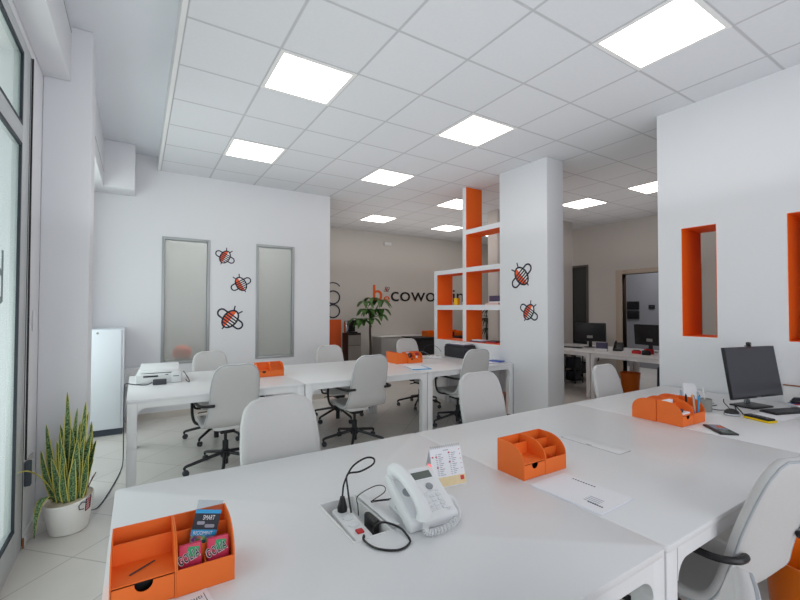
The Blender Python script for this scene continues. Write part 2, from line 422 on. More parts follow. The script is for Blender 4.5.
mb = MB(); mb.box(5.60, 7.80, 5.5, 5.75, 0, CEIL+.005); struct(mb.build('wall_partition', M['wall_room'], bevel=.004))
mb = MB(); mb.box(-.72, XE, YF-.15, YF, 0, .25); mb.box(-.72, XE, YF-.15, YF, 2.7, 3.45); mb.box(-.72, -.3, YF-.15, YF, .25, 2.7); mb.box(3.6, XE, YF-.15, YF, .25, 2.7)
struct(mb.build('wall_front', M['wall'], smooth=False))
# white panel with a brown top edge along the right wall beside the monitor
mb = MB(); mb.box(4.15, 4.179, YF+.1, 1.13, .742, .875); struct(mb.build('trim_9', M['trimwhite'], smooth=False))
mb = MB(); mb.box(4.146, 4.179, YF+.1, 1.132, .875, .882); struct(mb.build('trim_10', M['brown'], smooth=False))

# glazed door bay at the left
w = struct(bpy.data.objects.new('window_3', None)); COL.objects.link(w)
mb = MB(); fx0, fx1 = -.60, -.551
mb.box(fx0, fx1, 3.19, 3.355, 0, 3.0); mb.box(fx0, fx1, .6, 3.19, 2.93, 3.0)
mb.box(fx0, fx1, .6, 3.19, 2.40, 2.50); mb.box(fx0, fx1, .6, 3.19, 0, .17); mb.box(fx0, fx1, .6, .72, .17, 2.93)
mb.box(fx0, fx1, 3.285, 3.293, 0, 3.0)
mb.build('window_frame', M['alu_lt'], w, bevel=.004)
mb = MB(); mb.box(-.562, -.5485, 3.351, 3.3545, .02, 2.98); mb.build('seal', M['gasket'], w, smooth=False)
mb = MB()
for z0, z1 in ((.17, 2.40), (2.50, 2.93)):
    mb.box(-.566, -.553, 3.172, 3.19, z0, z1); mb.box(-.566, -.553, .72, 3.165, z0, z0+.02); mb.box(-.566, -.553, .72, 3.165, z1-.02, z1)
mb.build('gasket', M['gasket'], w, smooth=False)
mb = MB(); mb.box(-.578, -.570, .72, 3.19, .17, 2.40); mb.build('pane', M['glass'], w, smooth=False)
mb = MB(); mb.box(-.578, -.570, .72, 3.19, 2.50, 2.93); mb.build('pane', M['glass'], w, smooth=False)
# window lettering reads from the street, so it is reversed from in here
lg = thing('window_lettering', 'dark reversed letters on the glazed door at the left edge', 'lettering', (0, 0, 0))
text_obj('letter', 'be', .40, mat('decal_grey', '#8b9b9a', .7), lg, frame_mw((-.567, 2.912, 1.47), (0, -1, 0), (0, 0, 1)) , .0005)
# outside ground and facade across the street
mb = MB(); mb.box(-9, -.75, -8, 12, -.15, -.03); struct(mb.build('ground_outside', M['pavement'], smooth=False))
mb = MB(); mb.box(-9.2, -9, -8, 14, -.1, 6); struct(mb.build('facade_outside', M['facade'], smooth=False))
# pane of the bay behind the pier
w = struct(bpy.data.objects.new('window_4', None)); COL.objects.link(w)
mb = MB(); mb.box(-.64, -.58, 3.9, 3.97, .12, 2.9); mb.box(-.64, -.58, 5.83, 5.9, .12, 2.9); mb.box(-.64, -.58, 3.97, 5.83, .12, .2); mb.box(-.64, -.58, 3.97, 5.83, 2.82, 2.9)
mb.build('window_frame', M['alu_lt'], w, bevel=.004)
mb = MB(); mb.box(-.614, -.606, 3.97, 5.83, .2, 2.82); mb.build('pane', M['glass'], w, smooth=False)

# ceiling lights in the tile grid
M['panel'] = mat('light_panel', '#ffffff', .5, emit='#fff6ec', estr=4.5)
M['panel_warm'] = mat('light_panel_rear', '#ffffff', .5, emit='#fff5ec', estr=6.5)
LIGHTS = [(0, 0, 'square ceiling light panel nearest the plaster strip, larger of the left row'),
          (0, 3, 'square ceiling light panel close to the wall with the three bees'),
          (3, 3, 'square ceiling light panel between the bee wall end and the divider shelf'),
          (3, 0, 'square ceiling light panel in front of the column top'),
          (3, -3, 'largest square ceiling light panel, over the near desks by the right wall'),
          (5, 7, 'small distant ceiling light panel above the bee over the logo, leftmost of the rear room'),
          (8, 7, 'small distant ceiling light panel beside the tall divider post, lower of two'),
          (6, 4, 'ceiling light panel cut by the tall divider post, upper of two'),
          (9, 2, 'ceiling light panel over the side room, just right of the column'),
          (9, 0, 'ceiling light panel over the side room, partly behind the right wall'),
          (11, 7, 'distant ceiling light panel seen through the upper gap of the divider shelf')]
for n, (i, j, lab) in enumerate(LIGHTS):
    cx, cy = .8553+.6*(i+.5), 2.9027+.6*(j+.5)
    if (i, j) == (11, 7): cx -= .3
    t = thing('ceiling_light', lab, 'ceiling light', (cx, cy, CEIL), 0, 'square light panels in the tiled ceiling')
    mb = MB()
    for q in ((-.298, -.268, -.298, .298), (.268, .298, -.298, .298), (-.268, .268, -.298, -.268), (-.268, .268, .268, .298)): mb.box(q[0], q[1], q[2], q[3], -.006, -.0005)
    mb.build('light_frame', M['trimwhite'], t, smooth=False)
    mb = MB(); mb.box(-.285, .285, -.285, .285, -.004, -.0008); mb.build('diffuser', M['panel'] if j <= 3 and i <= 3 else M['panel_warm'], t, smooth=False)

# ------------------------------------------------------------------ desks
DH = .74
def rrect(x0, x1, y0, y1, r, n=5):
    out = []
    for cx, cy, a in ((x1-r, y1-r, 0), (x0+r, y1-r, 90), (x0+r, y0+r, 180), (x1-r, y0+r, 270)):
        for k in range(n+1): out.append((cx+r*cos(radians(a+90*k/n)), cy+r*sin(radians(a+90*k/n))))
    return out
def make_desk(label, x0, x1, y0, y1, hole=None, flap=None, group=None):
    g = .0004; x0 += g; x1 -= g
    cx, cy = (x0+x1)/2, (y0+y1)/2
    t = thing('desk', label, 'desk', (cx, cy, 0), 0, group)
    a0, a1, b0, b1 = x0-cx, x1-cx, y0-cy, y1-cy
    mb = MB()
    if hole is None:
        mb.prism(rrect(a0, a1, b0, b1, .022), 'z', DH-.022, DH)
    else:
        hx0, hx1, hy0, hy1 = hole[0]-cx, hole[1]-cx, hole[2]-cy, hole[3]-cy
        out = rrect(a0, a1, b0, b1, .022)
        inn = [(hx0, hy0), (hx1, hy0), (hx1, hy1), (hx0, hy1)]
        lv = {}
        for z in (DH-.022, DH):
            vo = [mb._v((p[0], p[1], z)) for p in out]; vi = [mb._v((p[0], p[1], z)) for p in inn]; lv[z] = (vo, vi)
            ed = [mb.bm.edges.new((l[k], l[(k+1) % len(l)])) for l in (vo, vi) for k in range(len(l))]
            bmesh.ops.triangle_fill(mb.bm, use_beauty=True, use_dissolve=False, edges=ed)
        for k_ in (0, 1):
            A, B = lv[DH-.022][k_], lv[DH][k_]
            for k in range(len(A)): mb.face([A[k], A[(k+1) % len(A)], B[(k+1) % len(A)], B[k]])
    mb.build('tabletop', M['desk'], t, bevel=.002, angle=40)
    # arched frames between the legs
    lw, bh, fr = .068, .045, .06
    def arch(u0, u1):
        P = [(u0, DH-.022), (u1, DH-.022), (u1, DH-.022-bh-fr)]
        for k in range(7): a = radians(90*k/6); P.append((u1-fr+fr*cos(a), DH-.022-bh-fr+fr*sin(a)))
        for k in range(7): a = radians(90+90*k/6); P.append((u0+fr+fr*cos(a), DH-.022-bh-fr+fr*sin(a)))
        P.append((u0, DH-.022-bh-fr))
        Q = []
        for p in P:
            if not Q or (Vector(p)-Vector(Q[-1])).length > 1e-4: Q.append(p)
        return Q
    e = .004
    mb = MB()
    for yy in (b0+e, b1-e-.03): mb.prism(arch(a0+e+lw, a1-e-lw), 'y', yy, yy+.03)
    for xx in (a0+e, a1-e-.03): mb.prism(arch(b0+e+lw, b1-e-lw), 'x', xx, xx+.03)
    mb.build('frame', M['deskmetal'], t, angle=30)
    for lx in (a0+e, a1-e-lw):
        for ly in (b0+e, b1-e-lw):
            mb = MB(); mb.box(lx, lx+lw, ly, ly+lw, 0, DH-.022); mb.build('leg', M['deskmetal'], t, bevel=.006)
    if flap:
        fx0_, fx1_, fy0, fy1 = flap[0]-cx, flap[1]-cx, flap[2]-cy, flap[3]-cy
        mb = MB(); mb.prism(rrect(fx0_, fx1_, fy0, fy1, .012), 'z', DH-.0002, DH+.0022); f = mb.build('cable_flap', M['desk'], t, bevel=.001)
        mb = MB(); mb.prism(rrect(fx0_-.003, fx1_+.003, fy0-.003, fy1+.003, .014), 'z', DH-.0004, DH+.0006); mb.build('cable_flap_gap', M['grey'], f, smooth=False)
        mb = MB(); mb.box(fx0_+.002, fx0_+.010, (fy0+fy1)/2-.015, (fy0+fy1)/2+.015, DH+.002, DH+.0028); mb.build('finger_notch', M['grey'], f, smooth=False)
    return t
XS = [-.042, 1.364, 2.785, 4.165]
NY0, NY1, FY0, FY1 = .64, 1.98, 3.80, 5.17
HOLE = (.585, .716, 1.155, 1.435)
d1 = make_desk('near white desk at the left carrying the phone and the open cable box', XS[0], XS[1], NY0, NY1, hole=HOLE, group='near row of white desks')
d2 = make_desk('near white desk in the middle of the row with the plastic sleeve of papers', XS[1], XS[2], NY0, NY1, flap=(2.01, 2.115, 1.16, 1.487), group='near row of white desks')
d3 = make_desk('near white desk against the right wall carrying the large monitor', XS[2], XS[3]-.005, NY0, NY1, group='near row of white desks')
d4 = make_desk('far white desk at the left with the white printer on its corner', XS[0], XS[1], FY0, FY1, group='far row of white desks')
d5 = make_desk('far white desk in the middle with the blue clipboard', XS[1], XS[2], FY0, FY1, group='far row of white desks')
d6 = make_desk('far white desk beside the divider shelf with the black box', XS[2], XS[3]-.005, FY0, FY1, group='far row of white desks')
# open cable box let into the first desk
ox, oy = -(XS[0]+XS[1])/2, -(NY0+NY1)/2
mb = MB(); hx0, hx1, hy0, hy1 = HOLE
for q in ((hx0-.006, hx0+.001, hy0-.006, hy1+.006), (hx1-.001, hx1+.006, hy0-.006, hy1+.006), (hx0+.001, hx1-.001, hy0-.006, hy0+.001), (hx0+.001, hx1-.001, hy1-.001, hy1+.006)): mb.box(q[0]+ox, q[1]+ox, q[2]+oy, q[3]+oy, DH-.052, DH+.003)
mb.box(hx0+ox, hx1+ox, hy0+oy, hy1+oy, DH-.052, DH-.047)
tray = mb.build('cable_box', M['trimwhite'], d1, smooth=False)
mb = MB(); mb.T = Matrix.Translation((hx1+.008+ox, 0, DH+.006)) @ Matrix.Rotation(radians(-4), 4, 'Y'); mb.box(0, .026, hy0+oy, hy1+oy, 0, .005)
mb.build('cable_box_lid', M['desk'], tray, bevel=.001)
ps = thing('power_strip', 'white power strip with a red switch inside the open cable box', 'power strip', (.640, 1.29, DH-.0465), radians(-3))
mb = MB(); mb.prism(rrect(-.033, .033, -.12, .115, .02), 'z', 0, .036); mb.build('body', M['plate'], ps, bevel=.008)
mb = MB(); mb.box(-.012, .012, -.085, -.060, .035, .042); mb.build('switch', M['red'], ps, bevel=.003)
for yy in (-.02, .03, .08):
    mb = MB(); mb.lathe([(.019, .0362), (.019, .038), (.015, .038), (.014, .0365)], 20, (0, yy, 0)); mb.build('socket', M['key'], ps)
def plug(name, label, loc, rz, m=M['black'], up=.05):
    t = thing(name, label, 'plug', loc, rz)
    mb = MB(); mb.lathe([(.017, 0), (.018, .012), (.013, .03), (.008, up)], 14); mb.build('body', m, t)
    return t
plug('power_plug', 'black plug standing in the rear socket of the power strip', (.644, 1.37, DH-.0080), 0)
ad = thing('power_adapter', 'black oblong power adapter leaning inside the open cable box', 'power adapter', (.699, 1.255, DH-.0465), 0)
mb = MB(); mb.prism(rrect(-.011, .011, -.040, .040, .01), 'z', 0, .054); mb.build('body', M['black'], ad, bevel=.006)
def cable(name, label, pts, r, m=M['black'], cat='cable', n=7, closed=False):
    mb = MB(); mb.tube(catmull(pts, n), r, 6)
    return tag(mb.build(name, m), label, cat)
cable('power_cable', 'black cable rising in a tall loop from the rear plug in the cable box',
      [Vector((.644, 1.37, .784))+Vector((.846, -.533, 0))*a_+Vector((.2, .3, 1))*b_ for a_, b_ in ((0, 0), (.004, .04), (.03, .09), (.075, .118), (.106, .117), (.104, .098), (.06, .076), (.014, .066), (.018, .02), (.034, -.05))], .0034)
cable('thin_cable', 'thin black cable looping beside the phone from the middle of the cable box',
      [(.69, 1.335, .718), (.69, 1.34, .75), (.70, 1.36, .775), (.78, 1.38, .785), (.82, 1.38, .775), (.80, 1.345, .77), (.73, 1.315, .765), (.76, 1.31, .762), (.82, 1.29, .762), (.80, 1.275, .775), (.72, 1.30, .775)], .0018)
cable('phone_cable', 'black cable curving over the desk from the cable box to the phone',
      [(.630, 1.172, .705), (.622, 1.160, .748), (.612, 1.14, .7455), (.625, 1.085, .744), (.675, 1.045, .744), (.725, 1.06, .744), (.738, 1.10, .746), (.735, 1.14, .752), (.70, 1.172, .762), (.675, 1.185, .752), (.672, 1.20, .720)], .0034)

# ------------------------------------------------------------------ chairs
def shell_rows(nv=34, nu=15, off=0.0):
    prof = catmull([(0, .235, .425), (0, .225, .452), (0, .16, .463), (0, .03, .452), (0, -.09, .446), (0, -.17, .463), (0, -.215, .515), (0, -.236, .60), (0, -.257, .70), (0, -.283, .80), (0, -.311, .90), (0, -.326, .955), (0, -.332, .985)], 5)
    keys = [(0, .185), (.06, .205), (.2, .222), (.38, .224), (.5, .216), (.58, .200), (.66, .192), (.76, .193), (.86, .187), (.92, .177), (.955, .163), (.985, .132), (1.0, .088)]
    L = [0]
    for a, b in zip(prof, prof[1:]): L.append(L[-1]+(b-a).length)
    def hw(s):
        for (s0, w0), (s1, w1) in zip(keys, keys[1:]):
            if s <= s1:
                t = (s-s0)/(s1-s0); t = t*t*(3-2*t) if s1 < .93 else t
                return w0+(w1-w0)*t
        return keys[-1][1]
    rows = []
    for i, p in enumerate(prof):
        s = L[i]/L[-1]; w = hw(s)
        a = prof[max(i-1, 0)]; b = prof[min(i+1, len(prof)-1)]; t = (b-a).normalized(); nrm = Vector((0, -t.z, t.y))    # towards the sitter
        if nrm.dot(Vector((0, 1, 1))) < 0: nrm = -nrm
        r = []
        for k in range(nu):
            u = -1+2*k/(nu-1)
            c = .010*(u*u) if s > .45 else .010*u*u
            r.append(p+Vector((u*w, 0, 0))+nrm*(c+off))
        rows.append(r)
    return rows
def make_chair(label):
    t = thing('office_chair', label, 'office chair', (0, 0, 0), 0, 'white upholstered swivel chairs')
    # shell: front and back skins joined by a rounded rim
    F = shell_rows(off=.014); B = shell_rows(off=-.018); mid = shell_rows(off=-.002)
    mb = MB()
    VF = mb.grid(F); VB = mb.grid([r[::-1] for r in B]); VB = [r[::-1] for r in VB]
    def loop(V): return V[0][:-1]+[r[-1] for r in V[:-1]]+V[-1][::-1][:-1]+[r[0] for r in V[::-1][:-1]]
    lf, lb, lm = loop(VF), loop(VB), loop(mid)
    cen = {}
    n = len(lf); ring = []
    for i in range(n):
        p = lm[i]; q = lm[(i+1) % n]; o_ = lm[i-1]
        tan = (q-o_).normalized()
        nn = (lf[i].co-lb[i].co).normalized(); out = nn.cross(tan); 
        ring.append((p, out))
    # outward sign: away from the centreline
    sg = 1 if ring[5+14][1].x > 0 else -1
    R1 = [mb._v(lf[i].co*.75+lb[i].co*.25+ring[i][1]*sg*.008) for i in range(n)]
    R2 = [mb._v(lf[i].co*.25+lb[i].co*.75+ring[i][1]*sg*.008) for i in range(n)]
    for A, B_ in ((lf, R1), (R1, R2), (R2, lb)):
        for i in range(n): mb.face([A[i], A[(i+1) % n], B_[(i+1) % n], B_[i]])
    pipe = [(lb[i].co*.9+lf[i].co*.1)+ring[i][1]*sg*.004 for i in range(n)]
    sh = mb.build('seat_shell', M['fabric'], t, angle=70)
    mb = MB(); mb.tube(pipe, .0042, 6, closed=True); mb.build('piping', M['piping'], sh)
    # under-seat plate, mechanism, column
    mb = MB(); mb.prism(rrect(-.12, .12, -.13, .13, .05), 'z', .385, .428); mb.build('seat_plate', M['plate'], t, bevel=.008)
    mb = MB(); mb.box(-.06, .06, -.09, .10, .345, .39); mb.tube([(.05, .02, .365), (.17, .03, .365), (.20, .03, .36)], .007, 6); mb.build('tilt_mechanism', M['black'], t, bevel=.004)
    mb = MB(); mb.lathe([(.014, .2), (.014, .36)], 14); mb.lathe([(.026, .055), (.026, .26), (.018, .265)], 16); mb.build('column', M['blackmetal'], t)
    for sx in (-1, 1):
        p = [(sx*.165, -.281, .654), (sx*.185, -.288, .656), (sx*.225, -.282, .656), (sx*.262, -.24, .655), (sx*.272, -.16, .654), (sx*.272, .02, .650), (sx*.268, .12, .640), (sx*.262, .165, .595), (sx*.258, .165, .50), (sx*.235, .14, .432), (sx*.16, .10, .412), (sx*.10, .07, .405)]
        mb = MB(); mb.tube(catmull(p, 5), .0125, 8); mb.build('armrest', M['black'], t)
    hub = MB(); hub.lathe([(.030, .10), (.042, .115), (.042, .165), (.030, .175)], 18); hb = hub.build('base_hub', M['blackmetal'], t)
    for k in range(5):
        a = radians(18+72*k); d = Vector((cos(a), sin(a), 0))
        mb = MB(); pts = [d*.025+Vector((0, 0, .145)), d*.12+Vector((0, 0, .128)), d*.26+Vector((0, 0, .098)), d*.325+Vector((0, 0, .082)), d*.335+Vector((0, 0, .060))]
        mb.tube(catmull(pts, 4), .0145, 8, rf=lambda q: 1.15-.35*q); lg = mb.build('base_leg', M['blackmetal'], t)
        mb = MB(); c = d*.335; s_ = d.cross(Vector((0, 0, 1)))
        off = d*-.012
        for sg_ in (-1, 1):
            mb.T = Matrix.Translation(c+off+s_*sg_*.012+Vector((0, 0, .0265))) @ s_.to_track_quat('Z', 'Y').to_matrix().to_4x4()
            mb.lathe([(.012, -.007), (.0245, -.0055), (.0265, -.002), (.0265, .002), (.0245, .0055), (.012, .007)], 16)
        mb.T = None; mb.tube([c+off+s_*-.016+Vector((0, 0, .0265)), c+off+s_*.016+Vector((0, 0, .0265))], .006, 8); mb.tube([c+Vector((0, 0, .06)), c+off*.6+Vector((0, 0, .03))], .007, 6)
        mb.build('caster', M['wheel'], lg)
    return t
FIXED = ('base_hub', 'base_leg')
def place_chair(src, label, x, y, rot, dz=0.0, base_rot=0.0):
    c = copy_tree(src) if src is not None else make_chair(label)
    c['label'] = label; c.location = (x, y, 0); c.rotation_euler = (0, 0, radians(rot))
    for ch in c.children:
        nm = ch.name.split('.')[0]
        if nm in FIXED: ch.rotation_euler = (0, 0, radians(base_rot))
        else: ch.location.z += dz
        if src is None and nm in FIXED+('column', 'tilt_mechanism', 'seat_plate'): ch.location.y += .06
    return c
proto = place_chair(None, 'white office chair behind the near left desk, front facing us', .654, 1.86, 181, 0)
CH = [('white chair with its back to us at the far left desk, right of the printer', .715, 4.005, 3, -.01, 20),
      ('white office chair with its back to us at the far middle desk, near the clipboard', 2.01, 4.01, 1, -.01, 5),
      ('white office chair at the far right desk, in front of the black case', 3.43, 3.995, -2, -.02, 12),
      ('white office chair behind the near middle desk, in front of the column', 2.135, 1.975, 178, -.01, 0),
      ('white office chair behind the near right desk, by the gap before the side room', 3.62, 1.91, 182, -.05, 0),
      ('white office chair behind the far left desk, beneath the lowest of three bees', .785, 5.15, 184, -.06, 30),
      ('white office chair behind the far middle desk, in front of the bee wall end', 2.278, 5.17, 176, -.06, 10),
      ('white office chair behind the far middle desk, behind the orange organizer', 3.61, 5.19, 180, -.015, 25),
      ('large white office chair with its back to us at the near middle desk', 1.925, .825, -8, -.02, 0),
      ('white chair top corner at the lower edge, nearest of all the chairs', .735, .592, 16, 0, 0),
      ('white office chair at the right edge beside the orange bin', 3.36, .74, 20, -.02, 40),
      ('white office chair behind the side room desks, base visible past the black rack', 7.98, 5.22, 95, -.02, 20)]
for lab, x, y, r, dz, br in CH:
    c = place_chair(proto, lab, x, y, r, dz, br)
    if lab.startswith('large'):                                   # this one leans back a little further
        sh = [k for k in c.children if k.name.startswith('seat_shell')][0]; a_ = radians(3); p_ = Vector((0, -.15, .45))
        sh.rotation_euler.x = a_; sh.location += p_-Matrix.Rotation(a_, 3, 'X') @ p_

# ------------------------------------------------------------------ orange desk organizers
OW, OD, OH, OFH = .27, .150, .138, .066
def side_profile(y0=0, y1=OD):
    """quarter curve: high flat back, low front (front at y0)"""
    P = [(y0, 0), (y1, 0), (y1, OH), (y1-.055, OH)]
    cx = y1-.055; rx = cx-y0; rz = OH-OFH
    for k in range(1, 9): a = radians(90*k/8); P.append((cx-rx*sin(a), OFH+rz*cos(a)))
    return P
def make_organizer(label, loc, rz, group=None, scale=1.0):
    t = thing('desk_organizer', label, 'desk organizer', loc, rz, group)
    h = OW/2; th = .003
    mb = MB()                                                      # left module: tray over a drawer, high slot behind
    for x in (-h, -th): mb.prism(side_profile(), 'x', x, x+th)
    mb.box(-h+th, -th, OD-th, OD, 0, OH); mb.box(-h+th, -th, .004, OD-th, 0, th); mb.box(-h+th, -th, .004, OD-th, .062, .065)
    mb.box(-h+th, -th, .100, .103, .065, OH-.022)
    a = mb.build('tray_module', M['orange_card'], t, smooth=False)
    mb = MB(); r = .019
    arc = [(-h/2+r*cos(radians(q)), .058+r*sin(radians(q))) for q in range(0, -181, -15)]
    mb.prism([(-th-.001, .004), (-th-.001, .060), (-h/2+r, .060)]+arc+[(-h/2-r, .060), (-h+th+.001, .060), (-h+th+.001, .004)], 'y', .001, .0035)
    mb.box(-h+th+.001, -th-.001, .0035, .09, .004, .006)
    mb.build('drawer', M['orange_card'], t, smooth=False)
    mb = MB(); mb.box(-h+th+.002, -th-.002, .020, .022, .008, .060); mb.build('black_backing', M['black'], a, smooth=False)  # black sheet just behind the drawer's round cutout
    mb = MB()                                                      # right module: stepped pockets
    for x in (.0005, h-th): mb.prism(side_profile(), 'x', x, x+th)
    mb.box(th+.0005, h-th, OD-th, OD, 0, OH); mb.box(th+.0005, h-th, th, OD-th, 0, th); mb.box(th+.0005, h-th, 0.0005, th, 0, OFH-.002)
    mb.box(th+.0005, h-th, .050, .053, th, .088); mb.box(th+.0005, h-th, .100, .103, th, .112)
    mb.box(h/2-.0015, h/2+.0015, th, .050, th, .06)
    mb.build('pocket_module', M['orange_card'], t, smooth=False)
    return t
org = make_organizer('orange card organizer at the lower left, holding sweets in its right pockets', (.111, 1.166, DH+.0005), radians(0), 'orange card desk organizers')
def put_org(label, x, y, z, r):
    c = copy_tree(org); c['label'] = label; c.location = (x, y, z); c.rotation_euler = (0, 0, radians(r)); return c
put_org('empty orange card organizer alone on the near middle desk, beside the papers', 1.506, 1.187, DH+.0005, 0)
put_org('orange card organizer on the near right desk, front half with pens in it', 2.92, 1.215, DH+.0005, -2)
put_org('orange card organizer on the near right desk, rear half standing back to back with another', 2.925, 1.518, DH+.0005, 178)
put_org('orange card organizer on the far left desk beside the left swivel chair', 1.20, 4.38, DH+.0005, 0)
put_org('orange card organizer on the far middle desk with papers stuffed in its front', 3.09, 4.49, DH+.0005, 0).scale = (.82, 1, 1)
put_org('orange organizer on the far middle desk, plain back turned left beside the stuffed one', 2.975, 4.655, DH+.0005, 90)

# sweets, sachet and stick in the first organizer (local frame of that organizer)
OM = Matrix.Translation((.111, 1.166, DH+.0005)) @ Matrix.Rotation(0, 4, 'Z')
def in_org(name, label, cat, p, rz=0, group=None):
    q = OM @ Vector(p); return thing(name, label, cat, q, rz, group)
for k, (px, lab) in enumerate(((.034, 'pink GOLIA sweet packet, the one nearer the organizer divider'), (.099, 'pink GOLIA sweet packet, the one nearer the organizer outer side'))):
    t = in_org('sweet_packet', lab, 'sweet packet', (px, .027, .0125), radians(1.5-3*k), 'GOLIA sweet packets')
    tilt = Matrix.Rotation(radians(-8), 4, 'X') @ Matrix.Translation((0, 0, .028))
    mb = MB(); mb.T = tilt; mb.box(-.0262, .0262, -.006, .006, -.02, .064); mb.build('wrapper', M['pink'], t, bevel=.003)
    mb = MB(); mb.T = tilt; mb.prism([(-.012, .036), (.018, .030), (.020, .054), (-.004, .058)], 'y', -.0068, -.0061); mb.build('green_patch', M['green'], t, smooth=False)
    base = tilt @ frame_mw((-.0258, -.0074, .018), (1, 0, .30), (-.3, 0, 1))
    text_obj('lettering_outline', 'GOLIA', .030, M['paper'], t, base, .0002, spacing=1.18, fit=.0515, bold=.0016)
    text_obj('lettering', 'GOLIA', .030, M['logo_black'], t, tilt @ frame_mw((-.0246, -.0079, .0188), (1, 0, .30), (-.3, 0, 1)), .0002, spacing=1.22, fit=.0490, bold=.0004)
t = in_org('sweet_bag', 'clear bag of coloured sweets with a blue and black header card', 'sweet bag', (.046, .072, .0045), radians(-4))
tl = Matrix.Rotation(radians(-6), 4, 'X') @ Matrix.Rotation(radians(13), 4, 'Y') @ Matrix.Diagonal((.86, .8, 1.04, 1))
mb = MB(); mb.T = tl; mb.prism(rrect(-.034, .034, -.010, .010, .008), 'z', .006, .094); mb.build('sweets', M['candy'], t, bevel=.004)
mb = MB(); mb.T = tl; mb.box(-.037, .037, -.012, -.011, .095, .155); hd = mb.build('header_card', M['darkcard'], t, smooth=False)
mb = MB(); mb.T = tl; mb.box(-.037, .037, -.0126, -.0121, .093, .107); mb.box(-.037, .037, -.0126, -.0121, .146, .155); mb.build('blue_band', M['cyan'], hd, smooth=False)
text_obj('lettering', 'SMART', .016, M['paper'], hd, tl @ frame_mw((-.012, -.013, .131), (1, 0, 0), (0, 0, 1)), .0002, fit=.034)
text_obj('lettering', 'RICOMINT', .012, M['paper'], hd, tl @ frame_mw((-.030, -.0132, .0955), (1, 0, 0), (0, 0, 1)), .0002, fit=.055)
mb = MB(); mb.T = tl
for q in ((-.026, -.004, .119, .127), (-.002, .026, .112, .120)): mb.prism(rrect(q[0], q[1], q[2], q[3], .003), 'y', -.0127, -.0121)
mb.build('card_picture', M['inklight'], hd, smooth=False)
mb = MB(); mb.T = tl; mb.box(-.037, .037, -.0115, -.0105, .155, .178); mb.build('hang_strip', M['clear'], t, smooth=False)
t = in_org('stir_stick', 'thin dark stick lying in the tray of the lower left organizer', 'stick', (-.07, .055, .0665), radians(35))
mb = MB(); mb.box(-.033, .033, -.0014, .0014, 0, .002); mb.build('stick', M['ink'], t, smooth=False)

# papers
t = thing('paper_sheet', 'white printed sheet lying in front of the lower left organizer', 'paper', (.088, 1.022, DH+.0006), radians(8))
mb = MB(); mb.box(-.11, .11, -.135, .130, 0, .0012); mb.build('sheet', M['paper'], t, smooth=False)
text_obj('printed_text', 'Benvenuti', .02, M['ink'], t, frame_mw((.015, .098, .0014), (1, 0, 0), (0, 1, 0)), .0001)
mb = MB(); mb.box(.098, .0995, .02, .115, .0012, .0015)
for k in range(3): mb.box(.01, .07, .075-.012*k, .078-.012*k, .0012, .0015)
mb.build('printed_rules', M['ink'], t, smooth=False)
t = thing('document_sleeve', 'clear plastic sleeve of printed papers beside the empty orange organizer', 'papers', (1.478, 1.006, DH+.0006), radians(2))
mb = MB(); mb.prism(rrect(-.108, .108, -.147, .147, .006), 'z', 0, .003); mb.build('sheet', M['paper'], t, smooth=False)
mb = MB(); mb.prism(rrect(-.114, .114, -.152, .150, .008), 'z', -.0003, -.00005); mb.build('sleeve', mat('sleeve_film', '#d9dce6', .35), t, smooth=False)
mb = MB()
def words_bar(mb, x, y, w, h, n, dx=1, dy=0):
    for k in range(n): mb.box(x+k*w*1.35 if dx else x, (x+k*w*1.35 if dx else x)+w, y, y+h, .0031, .00315)
for k in range(9): mb.box(.080, .0875, .03-.0115*k+.05, .0375-.0115*k+.05, .0031, .0034)
mb.build('printed_title', M['ink'], t, smooth=False); mb = MB()
for k in range(7): mb.box(-.06, -.052, -.072-.0085*k, -.066-.0085*k, .0031, .0034)
mb.build('printed_footer', M['ink'], t, smooth=False)
mb = MB()
for k in range(4): mb.box(-.01-.014*k, -.006-.014*k, -.10, -.045, .0031, .0034)
mb.build('printed_stamp', M['inklight'], t, smooth=False)

# desk phone
ph = thing('desk_phone', 'white corded desk telephone beside the open cable box', 'telephone', (.853, 1.192, DH+.0005), radians(-4))
PW, PD = .185, .195
mb = MB(); mb.prism([(-PD/2, 0), (-PD/2+.03, 0), (PD/2-.012, .088), (PD/2-.002, .105), (PD/2-.014, .127), (PD/2-.03, .125), (-PD/2, .032)], 'x', -PW/2, PW/2); body = mb.build('body', M['phone'], ph, bevel=.006)
mb = MB(); mb.prism([(-.01, 0), (PD/2+.005, 0), (PD/2-.02, .085), (PD/2-.04, .078), (.05, .012), (-.01, .008)], 'x', -.07, .07); mb.build('stand', M['phone'], ph, bevel=.004)
sl = math.atan2(.093, PD-.03)
PT = Matrix.Translation((0, -PD/2, .032)) @ Matrix.Rotation(sl, 4, 'X')               # the sloped face: x across, y up the slope
mb = MB(); mb.T = PT; mb.box(-.012, .072, .140, .178, .0, .004); lc = mb.build('display_bezel', M['phone'], ph, bevel=.001)
mb = MB(); mb.T = PT; mb.box(-.008, .068, .144, .174, .0035, .0046); mb.build('display', M['lcd'], lc, smooth=False)
mb = MB(); mb.T = PT; mb.lathe([(.013, 0), (.013, .004), (.010, .006)], 20, (.038, .112, 0)); mb.build('navigation_key', M['phonegrey'], ph)
for r in range(4):
    for c in range(3):
        mb = MB(); mb.T = PT; mb.prism(rrect(-.004+.024*c, .015+.024*c, .020+.0165*r, .031+.0165*r, .003), 'z', 0, .004); mb.build('key', M['key'], ph, bevel=.001)
for k in range(4):
    mb = MB(); mb.T = PT; mb.box(-.004+.018*k, .009+.018*k, .088, .094, 0, .003); mb.build('function_key', M['key'], ph, bevel=.001)
mb = MB(); mb.T = PT; mb.prism(rrect(-.081, -.026, .012, .172, .012), 'z', -.001, .0015); cr = mb.build('cradle', M['key'], ph)
mb = MB(); mb.T = PT
